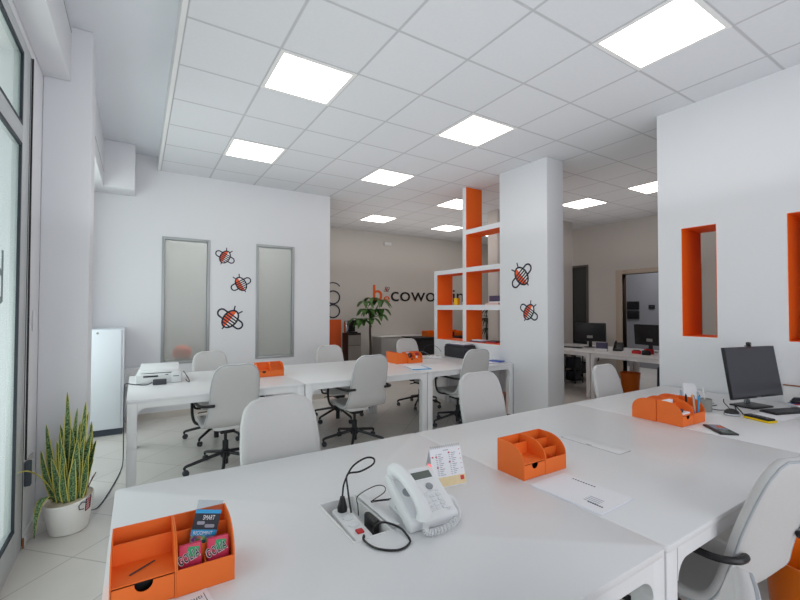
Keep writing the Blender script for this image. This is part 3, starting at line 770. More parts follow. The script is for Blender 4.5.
for a in range(5):
    for rr in (.006, .013): mb.lathe([(.0022, .001), (.0022, .0021)], 8, (-.052+rr*cos(a*1.256), .108+rr*sin(a*1.256), 0))
mb.lathe([(.017, .0012), (.017, .0018)], 18, (-.052, .108, 0))
mb.build('speaker_grille', M['phonegrey'], cr)
mb = MB(); mb.T = PT
hp = [(-.070, .188, .016), (-.070, .178, .034), (-.062, .140, .046), (-.055, .09, .048), (-.050, .045, .044), (-.047, .010, .032), (-.047, -.004, .014)]
mb.tube(catmull(hp, 5), .0245, 14, rf=lambda q: 1.12-.30*sin(pi*q)); mb.build('handset', M['phone'], ph)
text_obj('maker_mark', 'snom', .011, M['phonegrey'], ph, PT @ frame_mw((.018, .181, .0012), (1, 0, 0), (0, 1, 0)), .0002) if False else None
mb = MB(); mb.box(.085, .089, .062, .085, .125, .130); mb.build('signal_light', mat('signal_light', '#ff8f8f', .3, emit='#ff5a5a', estr=.6), ph, smooth=False)
path = catmull([(-.045, -.115, .028), (-.055, -.130, .014), (-.02, -.140, .012), (.05, -.125, .013), (.10, -.085, .014), (.125, -.035, .016), (.132, -.005, .024), (.118, .0, .034), (.100, -.04, .030), (.075, -.075, .034), (.055, -.080, .030)], 10)
hel = []; Ltot = 0
for i, p in enumerate(path[:-1]):
    q = path[i+1]; tdir = (q-p).normalized(); u = tdir.cross(Vector((0, 0, 1))).normalized(); w_ = u.cross(tdir)
    for k in range(6):
        Ltot = (i*6+k)*2*pi/12.0
        hel.append(p.lerp(q, k/6)+(u*cos(Ltot)+w_*sin(Ltot))*.0085)
mb = MB(); mb.tube(hel, .0026, 5); mb.build('coiled_cord', M['phone'], ph)

# easel calendar behind the phone
ca = thing('desk_calendar', 'small white easel calendar with red dates behind the phone', 'calendar', (1.086, 1.308, DH+.0005), radians(-8))
KC = Matrix.Diagonal((.93, 1, .91, 1)); tl = Matrix.Rotation(radians(-20), 4, 'X') @ KC
mb = MB(); mb.T = tl; mb.box(-.078, .078, -.001, .001, 0, .165); pg = mb.build('front_card', M['paper'], ca, smooth=False)
mb = MB(); mb.T = Matrix.Translation((0, .103, 0)) @ Matrix.Rotation(radians(20), 4, 'X') @ KC; mb.box(-.078, .078, -.001, .001, 0, .165); mb.build('rear_card', M['paper'], ca, smooth=False)
mb = MB(); mb.T = tl; mb.box(-.078, .078, -.0018, -.0011, .004, .042); band = mb.build('beige_band', M['beige'], pg, smooth=False)
mb = MB(); mb.T = tl; mb.prism(rrect(.052, .070, .020, .038, .003), 'y', -.0024, -.0018); mb.build('red_emblem', M['red'], pg, smooth=False)
mb = MB(); mb.T = tl
for c in (-.052, .012):
    for r in range(12):
        w_ = .012+.006*((r*7+int(c*1000)) % 3)
        mb.box(c, c+.007, -.0016, -.0011, .050+.0078*r, .0525+.0078*r); mb.box(c+.012, c+.012+w_, -.0016, -.0011, .050+.0078*r, .0525+.0078*r)
mb.box(-.012, .014, -.0016, -.0011, .150, .153)
mb.build('date_columns', M['inklight'], pg, smooth=False)
mb = MB(); mb.T = tl
for x, z in ((-.050, .128), (-.050, .083), (.014, .148-.008), (.012, .100), (-.068, .128)): mb.lathe([(.0035, 0), (.0035, .0006)], 8) if False else mb.prism(rrect(x-.004, x+.004, z-.003, z+.003, .002, 3), 'y', -.0022, -.0012)
for k in range(5): mb.prism(rrect(.066, .070, .066+.02*k, .070+.02*k, .0015, 3), 'y', -.0018, -.0012)
mb.build('red_dates', M['redprint'], pg, smooth=False)
mb = MB()
for k in range(14):
    a = tl @ Vector((-.07+.0108*k, 0, .163))
    ring = [(a.x, a.y+.005*cos(q*pi/4), a.z+.004+.005*sin(q*pi/4)) for q in range(8)]
    mb.tube(ring, .0008, 4, closed=True)
mb.build('wire_binding', M['phonegrey'], ca)

# ------------------------------------------------------------------ monitor corner on the near right desk
mo = thing('computer_monitor', 'dark switched-off monitor with a webcam on the near right desk', 'monitor', (3.815, 1.215, DH+.0005), radians(-13))
mt = Matrix.Translation((.01, 0, .250)) @ Matrix.Rotation(radians(-9), 4, 'X')
mb = MB(); mb.T = mt; mb.box(-.275, .275, -.012, .010, -.183, .183); cs = mb.build('casing', M['screenblack'], mo, bevel=.004)
mb = MB(); mb.T = mt; mb.box(-.269, .269, -.0135, -.0122, -.170, .178); mb.build('screen', M['screen'], cs, smooth=False)
mb = MB(); mb.box(-.11, .11, -.075, .085, 0, .012); mb.build('stand_base', M['screenblack'], mo, bevel=.004)
mb = MB(); mb.box(-.022, .022, .022, .042, .012, .24); mb.build('stand_neck', M['chrome'], mo, bevel=.004)
mb = MB(); mb.T = mt; mb.box(-.022, .022, -.0137, -.0133, -.182, -.176); mb.build('maker_mark', M['phonegrey'], cs, smooth=False)
WCL = Matrix.Translation((3.815, 1.215, DH+.0005)) @ Matrix.Rotation(radians(-13), 4, 'Z') @ mt
wc = thing('webcam', 'small black webcam clipped on top of the dark monitor', 'webcam', WCL @ Vector((.0, 0, .1845)), radians(-13)); wc.scale = (.72, .72, .72)
mb = MB(); mb.box(-.03, .03, -.018, .014, 0, .010); mb.build('clip', M['black'], wc, bevel=.003)
mb = MB(); mb.T = Matrix.Translation((.008, -.005, .026)) @ Matrix.Rotation(radians(90), 4, 'X'); mb.lathe([(.008, -.02), (.018, -.016), (.02, 0), (.018, .016), (.013, .02)], 18); hd = mb.build('head', M['black'], wc)
mb = MB(); mb.T = Matrix.Translation((.008, -.026, .026)) @ Matrix.Rotation(radians(90), 4, 'X'); mb.lathe([(.008, 0), (.008, .003)], 14); mb.build('lens', M['chrome'], hd)

kb = thing('keyboard', 'black keyboard lying in front of the dark monitor', 'keyboard', (3.81, 1.02, DH+.0007), radians(-20))
mb = MB(); mb.box(-.17, .17, -.055, .055, 0, .012); mb.build('body', M['black'], kb, bevel=.004)
mb = MB()
for r in range(5):
    for c in range(15): mb.box(-.162+.0218*c, -.143+.0218*c, -.047+.0192*r, -.031+.0192*r, .0115, .016)
mb.build('keys', M['wheel'], kb, smooth=False)
kp = thing('paper_sheet', 'white paper lying under the keyboard beside the monitor stand', 'paper', (3.80, 1.03, DH+.0001), radians(-6))
mb = MB(); mb.box(-.30, .30, -.105, .06, 0, .0004); mb.build('sheet', M['paper'], kp, smooth=False)
def calculator(name, label, cat, loc, rz, L, W, H, m1, m2, keys, wedge=0.0):
    t = thing(name, label, cat, loc, rz)
    mb = MB(); mb.prism([(-L/2, 0), (L/2, 0), (L/2, H+wedge), (-L/2, H)], 'y', -W/2, W/2); mb.build('body', m1, t, bevel=.003)
    return t
c1 = calculator('calculator', 'black calculator with an orange key beside the pens organizer', 'calculator', (2.905, 1.075, DH+.0005), radians(47), .19, .095, .010, M['black'], None, 0)
mb = MB(); mb.box(-.085, -.035, -.030, .030, .0100, .0115); mb.build('display', M['lcd'], c1, smooth=False)
for r in range(4):
    for c in range(5):
        mb = MB(); x = -.022+.0205*c; y = -.033+.0175*r
        mb.box(x, x+.015, y, y+.012, .0100, .0135); mb.build('key', M['logo_orange'] if (c, r) in ((2, 0), (3, 0), (2, 1), (3, 1)) else M['inklight'], c1, bevel=.001)
c2 = thing('battery_charger', 'black device with a yellow base in front of the keyboard', 'device', (3.39, 1.04, DH+.0009), radians(72)); c2.scale = (.82, 1.1, 1)
mb = MB(); mb.prism(rrect(-.095, .095, -.035, .035, .008), 'z', 0, .012); mb.build('base', M['yellow'], c2, bevel=.002)
mb = MB(); mb.prism(rrect(-.09, .09, -.024, .033, .006), 'z', .0122, .024); tp = mb.build('top', M['black'], c2, bevel=.003)
mb = MB()
for k in range(4): mb.box(-.06+.03*k, -.045+.03*k, -.005, .008, .0235, .0245)
mb.build('button', M['phonegrey'], c2, smooth=False)
dm = thing('conference_microphone', 'black dome with a silver rim in front of the monitor', 'microphone', (3.389, 1.188, DH+.0005))
mb = MB(); mb.lathe([(.045, 0), (.047, .008), (.043, .014)], 24); mb.build('rim', M['chrome'], dm)
mb = MB(); mb.lathe([(.042, .014), (.038, .028), (.026, .038), (.010, .042)], 24); mb.build('dome', M['black'], dm)
cu = thing('pen_cup', 'grey cup with a white pen behind the orange organizer with pens', 'cup', (3.372, 1.33, DH+.0005))
mb = MB(); mb.lathe([(.034, 0), (.036, .085), (.033, .085), (.031, .006)], 20); mb.build('body', M['grey'], cu)
pn = thing('pen', 'white pen leaning in the grey cup', 'pen', (3.372, 1.33, DH+.01))
mb = MB(); mb.tube([(.008, 0, 0), (-.022, .01, .15)], .0035, 8); mb.build('barrel', M['plate'], pn)
ch = thing('card_holder', 'clear holder full of white cards between organizer and grey cup', 'card holder', (3.60, 1.53, DH+.0005), radians(-55))
mb = MB(); mb.box(-.055, .055, -.035, -.033, 0, .03); mb.box(-.055, .055, .033, .035, 0, .08); mb.box(-.055, .055, -.033, .033, 0, .003); mb.box(-.055, -.053, -.033, .033, .003, .08); mb.box(.053, .055, -.033, .033, .003, .08); mb.build('holder', M['clear'], ch, smooth=False)
for k in range(5):
    cdt = thing('card', 'white card standing upright in the clear card holder', 'card', Vector((3.60, 1.53, DH+.0045))+Vector((.82*(-.022+.011*k), .57*(-.022+.011*k), 0)), radians(-55), 'white cards in the clear holder')
    mb = MB(); mb.box(-.042+.003*(k % 2), .042-.004*(k % 3), -.002, .002, 0, .115+.010*(k % 3)); mb.build('sheet', M['paper'], cdt, smooth=False)
for lab, pts, r in (('black cable looping under the monitor from its stand', [(3.62, 1.36, .7445), (3.52, 1.37, .7445), (3.46, 1.33, .7445), (3.47, 1.28, .7445), (3.54, 1.255, .748), (3.58, 1.30, .78), (3.60, 1.31, .80)], .003),
                    ('grey cable winding beside the grey cup', [(3.46, 1.40, .7445), (3.52, 1.44, .7445), (3.62, 1.44, .7445), (3.68, 1.40, .7445), (3.60, 1.41, .752), (3.54, 1.42, .752)], .0022),
                    ('dark cable bundle hanging at the lower left corner of the monitor', [(3.47, 1.215, .7455), (3.50, 1.20, .75), (3.51, 1.21, .77), (3.53, 1.22, .79), (3.545, 1.215, .77), (3.52, 1.18, .748), (3.46, 1.15, .7455)], .004)):
    cable('cable', lab, pts, r)
# pens in the organizer
PENS = [(-.012, M['blue'], 'blue pen', 4, 6), (.012, M['black'], 'black pen', -3, 3), (.030, M['cyan'], 'light blue marker', 8, -6), (.050, M['yelpencil'], 'yellow pencil', 24, 14), (.004, M['pale_wood'], 'wooden pencil', -8, 2)]
QM = Matrix.Translation((2.92, 1.215, DH+.0005)) @ Matrix.Rotation(radians(-2), 4, 'Z')
for k, (px, m, nm, tx, ty) in enumerate(PENS):
    p = QM @ Vector((.065+px*.9, .075 if k % 2 else .025, .008))
    t = thing('pen' if 'pencil' not in nm else 'pencil', nm+' standing in the orange organizer on the near right desk', 'pen' if 'pencil' not in nm else 'pencil', p)
    d = Vector((sin(radians(tx)), sin(radians(ty))*.3, 1)).normalized()*.15
    mb = MB(); mb.tube([(0, 0, 0), d*.75, d], .006, 8); mb.build('barrel', m, t)
    mb = MB(); mb.tube([d*.99, d*1.06], .003, 8); mb.build('tip', M['black'] if 'pencil' not in nm else M['pale_wood'], t)
t = thing('note_block', 'white notes lying in the tray of the organizer with pens', 'notes', QM @ Vector((-.068, .05, .0665)), radians(-2))
mb = MB(); mb.box(-.05, .05, -.036, .036, 0, .009); mb.build('sheets', M['paper'], t, smooth=False)
t = thing('clip_box', 'dark clip lying on the white notes of the organizer with pens', 'clip', QM @ Vector((-.06, .045, .0768)), radians(20))
mb = MB(); mb.box(-.03, .02, -.012, .012, 0, .012); mb.build('body', M['ink'], t, bevel=.003)
t = thing('receipt_bundle', 'folded papers in the rear slot of the organizer with pens', 'papers', QM @ Vector((-.068, .124, .067)), radians(-2))
mb = MB(); mb.box(-.05, .05, -.012, .012, 0, .066); mb.build('sheets', M['paper'], t, smooth=False)
# things along the right wall at the frame edge
t = thing('magazine', 'red and blue printed magazine at the right frame edge behind the keyboard', 'magazine', (4.06, 1.00, DH+.0165), radians(-40))
mb = MB(); mb.box(-.07, .07, -.05, .05, 0, .012); mb.build('pages', M['paper'], t, smooth=False)
mb = MB(); mb.box(-.07, .07, -.05, -.005, .0122, .0132); mb.build('red_cover', M['redprint'], t, smooth=False)
mb = MB(); mb.box(-.07, .07, -.0045, .05, .0122, .0132); mb.build('blue_cover', M['blue'], t, smooth=False)
t = thing('stapler', 'black stapler on the printed magazine at the right edge', 'stapler', (4.07, 1.00, DH+.0304), radians(-60))
mb = MB(); mb.prism([(-.07, 0), (.07, 0), (.07, .012), (-.07, .016)], 'y', -.018, .018); mb.build('base', M['black'], t, bevel=.003)
mb = MB(); mb.prism([(-.065, .017), (.07, .024), (.065, .045), (-.05, .040)], 'y', -.016, .016); mb.build('arm', M['darkcard'], t, bevel=.005)
t = thing('book', 'grey book lying in the orange lined niche at the right edge', 'book', (4.33, .97, OZ0+.0045), radians(8))
mb = MB(); mb.box(-.12, .12, -.09, .09, .002, .020); mb.build('pages', M['paper'], t, smooth=False)
mb = MB(); mb.box(-.123, .123, -.092, .092, .0, .0018); mb.box(-.123, .123, -.092, .092, .0202, .022); mb.build('cover', M['bluegrey'], t, smooth=False)

# ------------------------------------------------------------------ bins
def make_bin(label, loc, r0, r1, h, name='waste_bin'):
    t = thing(name, label, 'waste bin', loc, 0, 'orange plastic waste bins')
    mb = MB(); mb.lathe([(r0, 0), (r1, h), (r1+.006, h+.003), (r1+.006, h+.010), (r1-.004, h+.008), (r0-.004, .006)], 28); mb.build('tub', M['orange_plastic'], t)
    return t
make_bin('orange waste bin under the near middle desk behind the large chair back', (2.43, .565, 0), .135, .17, .40)
make_bin('orange waste bin behind the far left desk, only its rim showing past the chair', (1.47, 5.52, 0), .095, .12, .27)
make_bin('orange waste bin by the far right desk leg, behind the near middle chair', (4.02, 3.985, 0), .085, .11, .34)
make_bin('orange waste bin under the side room desks, seen past the right wall edge', (7.13, 3.93, 0), .125, .155, .36)

# ------------------------------------------------------------------ bees
def make_bee(name, label, center, ex, ey, size, ang, flip=1, parent=None):
    """centre on the wall, ex/ey wall axes, size: body length, ang: heading from ey, flip: which side is orange"""
    ex = Vector(ex); ey = Vector(ey); nz = ex.cross(ey)
    if parent is None: t = thing(name, label, 'wall sticker', center, 0, 'bee wall stickers')
    else: t = parent
    T = Matrix(((ex.x, ey.x, nz.x, 0), (ex.y, ey.y, nz.y, 0), (ex.z, ey.z, nz.z, 0), (0, 0, 0, 1)))
    if parent is not None: T = Matrix.Translation(center) @ T
    T = T @ Matrix.Rotation(ang, 4, 'Z') @ Matrix.Diagonal((size*.9, size*.9, 1, 1))
    a, b = .34, .5; d = .0015
    def ell(x): return b*math.sqrt(max(0, 1-(x/a)**2))
    def wy(v): return a*math.sqrt(max(0, 1-(v/b)**2))
    def strip(mb, pts, w, z0, z1):
        P = [Vector((p[0], p[1], 0)) for p in pts]; n = len(P); Lf = []; Rt = []
        for i in range(n):
            tn = (P[min(i+1, n-1)]-P[max(i-1, 0)]).normalized(); s = Vector((-tn.y, tn.x, 0))*w/2
            Lf.append(P[i]+s); Rt.append(P[i]-s)
        for i in range(n-1):
            q = [Lf[i], Lf[i+1], Rt[i+1], Rt[i]]
            mb.prism([(v.x, v.y) for v in q], 'z', z0, z1)
    mb = MB(); mb.T = T
    for k in range(14):
        v0 = -b+k*(2*b/14); v1 = v0+2*b/14
        mb.prism([(flip*-wy(v0), v0), (flip*.02, v0), (flip*.02, v1), (flip*-wy(v1), v1)], 'z', .0002, d)
    mb.build('orange_half', M['beeorange'], t, smooth=False)
    mb = MB(); mb.T = T
    for k in range(14):
        v0 = -b+k*(2*b/14); v1 = v0+2*b/14
        mb.prism([(flip*.02, v0), (flip*wy(v0), v0), (flip*wy(v1), v1), (flip*.02, v1)], 'z', .0002, d)
    mb.build('white_half', M['beewhite'], t, smooth=False)
    mb = MB(); mb.T = T; w = .085
    strip(mb, [(a*cos(q*pi/20), b*sin(q*pi/20)) for q in range(41)], w, d, d*1.8)
    for v in (-.34, -.20, -.06, .08, .22): strip(mb, [(-wy(v), v), (wy(v), v)], w*.85, d, d*1.8)
    mb.build('outline', M['navy'], t, smooth=False)
    for s in (-1, 1):
        mb = MB(); mb.T = T
        rw = .21; cx = .52; cy = .0
        pts = [(s*wy(cy+rw), cy+rw)]+[(s*(cx+rw*sin(q*pi/12)), cy+rw*cos(q*pi/12)) for q in range(13)]+[(s*wy(cy-rw), cy-rw)]
        strip(mb, pts, w, d, d*1.8)
        mb.build('wing', M['navy'], t, smooth=False)
    mb = MB(); mb.T = T
    for s in (-1, 1): strip(mb, [(s*.13, .46), (s*.24, .70)], w*.8, d, d*1.8)
    strip(mb, [(0, -.5), (0, -.66)], w*.8, d, d*1.8)
    mb.build('antennae', M['navy'], t, smooth=False)
    return t
yb = 6.3595
make_bee('bee_sign', 'bee sticker highest of the three between the frosted windows', (1.069, yb, 2.181), (1, 0, 0), (0, 0, 1), .205, radians(-28))
make_bee('bee_sign', 'bee sticker middle of the three between the frosted windows', (1.29, yb, 1.802), (1, 0, 0), (0, 0, 1), .225, radians(30))
make_bee('bee_sign', 'largest bee sticker, lowest of the three between the frosted windows', (1.148, yb, 1.295), (1, 0, 0), (0, 0, 1), .30, radians(-38))
xc = 4.1645
make_bee('bee_sign', 'bee sticker on the column, the upper larger one', (xc, 3.668, 1.867), (0, -1, 0), (0, 0, 1), .285, radians(42))
make_bee('bee_sign', 'bee sticker on the column, the lower smaller one', (xc, 3.553, 1.408), (0, -1, 0), (0, 0, 1), .225, radians(-32))

# ------------------------------------------------------------------ left corner: locker, cabinet, printer, snake plant, cables
t = thing('locker', 'tall white metal locker in the corner left of the printer', 'locker', (-.335, 6.05, 0))
mb = MB(); mb.box(-.205, .232, -.26, .30, .07, 1.205); mb.build('carcass', M['locker'], t, bevel=.004)
mb = MB(); mb.box(-.20, .205, -.280, -.261, .08, 1.20); dr = mb.build('door', M['locker'], t, bevel=.003)
mb = MB(); mb.T = Matrix.Translation((-.02, -.281, 1.165)) @ Matrix.Rotation(radians(90), 4, 'X'); mb.lathe([(.012, 0), (.012, .006), (.006, .008)], 14); mb.build('lock', M['phonegrey'], dr)
mb = MB(); mb.box(-.2, .225, -.255, .29, 0, .069); mb.build('plinth', M['plinth'], t, smooth=False)
t = thing('wall_convector', 'low white convector on the bee wall behind the printer', 'convector', (.06, 6.27, 0))
mb = MB(); mb.box(-.19, .20, -.07, .075, .47, .69); mb.build('casing', M['plate'], t, bevel=.008)
mb = MB(); mb.box(-.17, .18, -.05, .05, .6905, .694)
mb.build('top_grille', M['locker'], t, smooth=False)
pr = thing('printer', 'white flat printer on the far left desk corner', 'printer', (.215, 4.73, DH+.0005), radians(-4))
mb = MB(); mb.prism([(-.17, 0), (.13, 0), (.13, .105), (-.17, .085)], 'x', -.19, .19); b_ = mb.build('body', M['printer'], pr, bevel=.012)
mb = MB(); mb.prism([(-.15, .094), (.13, .110), (.13, .15), (.05, .165), (-.12, .13)], 'x', -.165, .165); mb.build('lid', M['printer'], pr, bevel=.012)
mb = MB(); mb.box(-.13, -.01, -.172, -.1705, .058, .074); mb.build('paper_slot', M['wheel'], b_, smooth=False)
mb = MB(); mb.box(.10, .185, -.205, -.171, .0, .10); mb.build('ink_module', M['printer'], pr, bevel=.006)
mb = MB(); mb.box(.115, .165, -.2065, -.2052, .06, .066); mb.box(.05, .075, -.172, -.1705, .072, .08); mb.build('buttons', M['wheel'], pr, smooth=False)
t = thing('power_brick', 'dark power brick lying in front of the white printer', 'power brick', (.205, 4.475, DH+.0005), radians(-6))
mb = MB(); mb.box(-.055, .055, -.022, .022, 0, .048); mb.build('body', M['wheel'], t, bevel=.005)
cable('printer_cable', 'dark cable running from the printer over the desk edge to the snake plant',
      [(.146, 4.475, .765), (.10, 4.465, .748), (.02, 4.54, .7445), (-.025, 4.60, .7455), (-.058, 4.64, .7445), (-.074, 4.66, .70), (-.076, 4.68, .40), (-.074, 4.70, .10), (-.078, 4.62, .008), (-.10, 4.35, .006), (-.15, 4.0, .006), (-.20, 3.75, .006), (-.252, 3.65, .03)], .0042, M['ink'])
cable('side_cable', 'short dark cable hanging at the right side of the printer', [(.412, 4.62, .83), (.43, 4.55, .80), (.455, 4.49, .748), (.44, 4.49, .746), (.425, 4.52, .76)], .004, M['black'])
# cable and socket by the door frame
cable('wall_cable', 'thin black cable running down the wall beside the glazed door', [(-.545, 3.375, 2.99), (-.545, 3.378, 2.2), (-.543, 3.377, 1.4), (-.543, 3.382, .9), (-.543, 3.385, .52)], .005)
t = thing('mounted_transformer', 'dark oblong transformer hanging low on the wall by the glazed door', 'transformer', (XL+.002, 3.395, .36))
mb = MB(); mb.box(0, .03, -.022, .022, 0, .15); mb.build('body', M['plinth'], t, bevel=.005)
t = thing('wall_socket', 'pale wall socket plate behind the snake plant pot', 'socket', (XL+.002, 3.52, .37))
mb = MB(); mb.box(0, .01, -.06, .06, 0, .14); mb.build('plate', M['socket'], t, bevel=.004)
mb = MB(); mb.box(.0095, .014, -.035, .035, .03, .11); mb.build('outlet', M['plate'], t, bevel=.002)
t = thing('wall_switch', 'small blank switch plate on the wall beside the glazed door', 'switch', (XL+.002, 3.56, 1.30))
mb = MB(); mb.box(0, .008, -.04, .04, 0, .13); mb.build('plate', M['wall'], t, bevel=.003)
mb = MB(); mb.box(.0075, .011, -.015, .015, .04, .09); mb.build('rocker', M['trimwhite'], t, bevel=.002)
t = thing('wall_buffer', 'tiny brown stop at the foot of the wall by the glazed door', 'door stop', (XL+.001, 3.362, 0.0))
mb = MB(); mb.box(0, .010, -.010, .0025, 0, .06); mb.build('block', M['brown'], t, bevel=.002)

sp = thing('snake_plant', 'variegated snake plant in the white pot by the glazed door', 'plant', (-.342, 3.49, 0))
mb = MB()
prof = [(.094, 0), (.102, .006), (.115, .07), (.126, .14), (.134, .205), (.130, .211), (.124, .203), (.120, .16)]
mb.lathe(prof, 40, cap=True)
for v in mb.bm.verts:
    if v.co.z > .03: v.co.z += v.co.z/.24*(.018*(v.co.x/.155)+.012*(v.co.y/.155))
pt = mb.build('pot', M['pot'], sp)
mb = MB(); mb.lathe([(.0, .206), (.08, .204), (.1235, .200)], 30, cap=False)
for v in mb.bm.verts: v.co.z += .018*(v.co.x/.155)+.012*(v.co.y/.155)
mb.build('gravel', M['gravel'], sp)
# the little bee on the pot: curved lines set just outside the pot surface
mb = MB()
def potp(a, z): r = .115+(z-.07)/.135*.019+.003; return (r*cos(a), r*sin(a), z)
for k in range(5): mb.tube([potp(radians(-42+k*.0), .135+.016*k), potp(radians(-28), .145+.016*k)], .003, 6)
mb.build('emblem_stripe', M['redprint'], pt)
mb = MB(); mb.tube([potp(radians(-45), .19), potp(radians(-55), .20), potp(radians(-62), .18), potp(radians(-60), .155), potp(radians(-48), .15)], .003, 6); mb.tube([potp(radians(-42), .13), potp(radians(-44), .21), potp(radians(-30), .225), potp(radians(-27), .14), potp(radians(-42), .13)], .0025, 6)
mb.build('emblem_outline', M['navy'], pt)
def blade(base, tip, width, bend=(0, 0, 0), twist=0.0, n=14, m=None, facing=None):
    me = bmesh.new(); uvl = me.loops.layers.uv.new('UVMap')
    base, tip = Vector(base), Vector(tip); mid = (base+tip)/2+Vector(bend)
    rows = []
    side0 = Vector((cos(facing), sin(facing), 0)) if facing is not None else Vector((1, 0, 0))
    for i in range(n+1):
        t = i/n; p = base*(1-t)**2+mid*2*t*(1-t)+tip*t*t
        dt = ((mid-base)*2*(1-t)+(tip-mid)*2*t).normalized()
        w = width*(.62+.55*sin(pi*min(1, t*1.05+.12)))*(1 if t < .7 else max(0.02, math.sqrt(max(0, 1-((t-.7)/.3)**1.8))))*.72
        s = Matrix.Rotation(twist*t, 3, dt) @ side0; s = (s-dt*s.dot(dt)).normalized(); nn = s.cross(dt)
        rows.append([me.verts.new(p+s*w*u/1+nn*w*.35*(u*u)) for u in (-1, -.5, 0, .5, 1)])
    for i in range(n):
        for k in range(4):
            f = me.faces.new([rows[i][k], rows[i][k+1], rows[i+1][k+1], rows[i+1][k]])
            for lp, (uu, vv) in zip(f.loops, ((k/4, i/n), ((k+1)/4, i/n), ((k+1)/4, (i+1)/n), (k/4, (i+1)/n))): lp[uvl].uv = (uu, vv)
            f.smooth = True
    return me
def add_blade(*a, m=None, **k):
    bm_ = blade(*a, **k); me = bpy.data.meshes.new('leaf'); bm_.to_mesh(me); bm_.free(); me.materials.append(m or M['leaf'])
    o = link('leaf', me, sp); md = o.modifiers.new('thickness', 'SOLIDIFY'); md.thickness = .002; return o
rnd = random.Random(11)
SPEC = [(-.005, -.01, -.02, .0, .84, .034), (.05, .0, .09, -.03, .775, .036), (.02, .03, .10, .03, .70, .024), (-.06, .0, -.13, -.02, .66, .033), (-.03, .04, -.06, .03, .64, .03),
        (-.08, -.01, -.15, -.06, .52, .03), (.06, -.03, .13, -.06, .60, .040), (.03, -.05, .05, -.09, .56, .038), (-.02, -.06, -.03, -.10, .54, .032), (.0, -.03, .01, -.05, .63, .034),
        (.08, .02, .15, .03, .52, .034), (-.05, -.05, -.09, -.09, .47, .03), (.07, -.06, .11, -.10, .47, .034), (.01, .06, .02, .08, .66, .03), (-.02, .0, -.035, .02, .60, .03),
        (.045, -.02, .06, -.04, .66, .03), (.09, -.02, .14, -.05, .42, .03), (-.04, -.02, -.07, -.04, .56, .028),
        (.03, -.08, .04, -.13, .46, .032), (-.01, -.08, -.02, -.12, .42, .03), (.075, .03, .12, .02, .64, .03), (-.07, .03, -.12, .02, .58, .028), (.055, -.05, .09, -.09, .58, .032), (-.035, -.05, -.05, -.08, .62, .03), (.02, .0, .04, -.01, .74, .03), (.065, .0, .085, -.02, .69, .032)]
for bx_, by_, tx_, ty_, h, w in SPEC:
    add_blade((bx_*.85, by_*.85, .20), (tx_*.92, ty_*.92, h*1.08-.01), w*.86, bend=(rnd.uniform(-.02, .02), rnd.uniform(-.02, .02), 0), twist=rnd.uniform(-.6, .6), facing=rnd.uniform(-.5, .5))
add_blade((-.06, -.03, .24), (-.172, -.46, .55), .016, bend=(-.02, .0, .14), m=M['leaf_dry'], facing=-1.2)
add_blade((-.08, -.05, .24), (-.14, -.20, .07), .022, bend=(-.03, -.05, .20), facing=.3)
mb = MB()
for k in range(3): mb.tube([(.10, .0+.012*k, .25), (.125+.008*k, -.01, .32+.012*k)], .003, 5)
mb.build('dry_stalk', M['brown'], sp)

# ------------------------------------------------------------------ divider shelf
sh = thing('divider_shelf', 'tall white room divider shelf with orange lined open compartments', 'shelf', (0, 0, 0))
SX0, SX1 = 4.18, 4.50
def faced_box(mb, y0, y1, z0, z1):
    # white edges towards the rooms, orange cheeks inside the compartments
    v = [mb._v((x, y, z)) for z in (z0, z1) for x, y in ((SX0, y0), (SX1, y0), (SX1, y1), (SX0, y1))]
    for q, mi in (((3, 2, 1, 0), 1), ((4, 5, 6, 7), 1), ((0, 1, 5, 4), 1), ((1, 2, 6, 5), 0), ((2, 3, 7, 6), 1), ((3, 0, 4, 7), 0)):
        mb.mi = mi; mb.face([v[i] for i in q])
ms = [M['wall'], M['orange']]
def shelf_part(name, y0, y1, z0, z1, mats=ms):
    mb = MB(); faced_box(mb, y0, y1, z0, z1); return mb.build(name, mats, sh, smooth=False)
shelf_part('upright', 4.745, 4.825, .96, CEIL-.002)
shelf_part('upright', 5.455, 5.54, .96, 2.065)
for a, b, z0, z1 in ((4.048, 4.745, 2.56, 2.63), (4.048, 4.745, 1.995, 2.065), (4.825, 5.455, 1.995, 2.065), (4.048, 4.745, 1.43, 1.505), (4.825, 5.455, 1.43, 1.505)):
    shelf_part('shelf_board', a, b, z0, z1)
mb = MB(); mb.box(SX0, SX1, 4.048, 5.54, 0, .955); mb.build('solid_base', M['wall'], sh, smooth=False)
mb = MB(); mb.box(SX0+.001, SX1, 4.049, 5.455, .9552, .9598); mb.build('base_lining', M['orange'], sh, smooth=False)
mb = MB(); mb.box(SX0+.06, SX1, 4.048, 4.052, .96, 2.0); mb.build('end_lining', M['wall_warm'], sh, smooth=False)

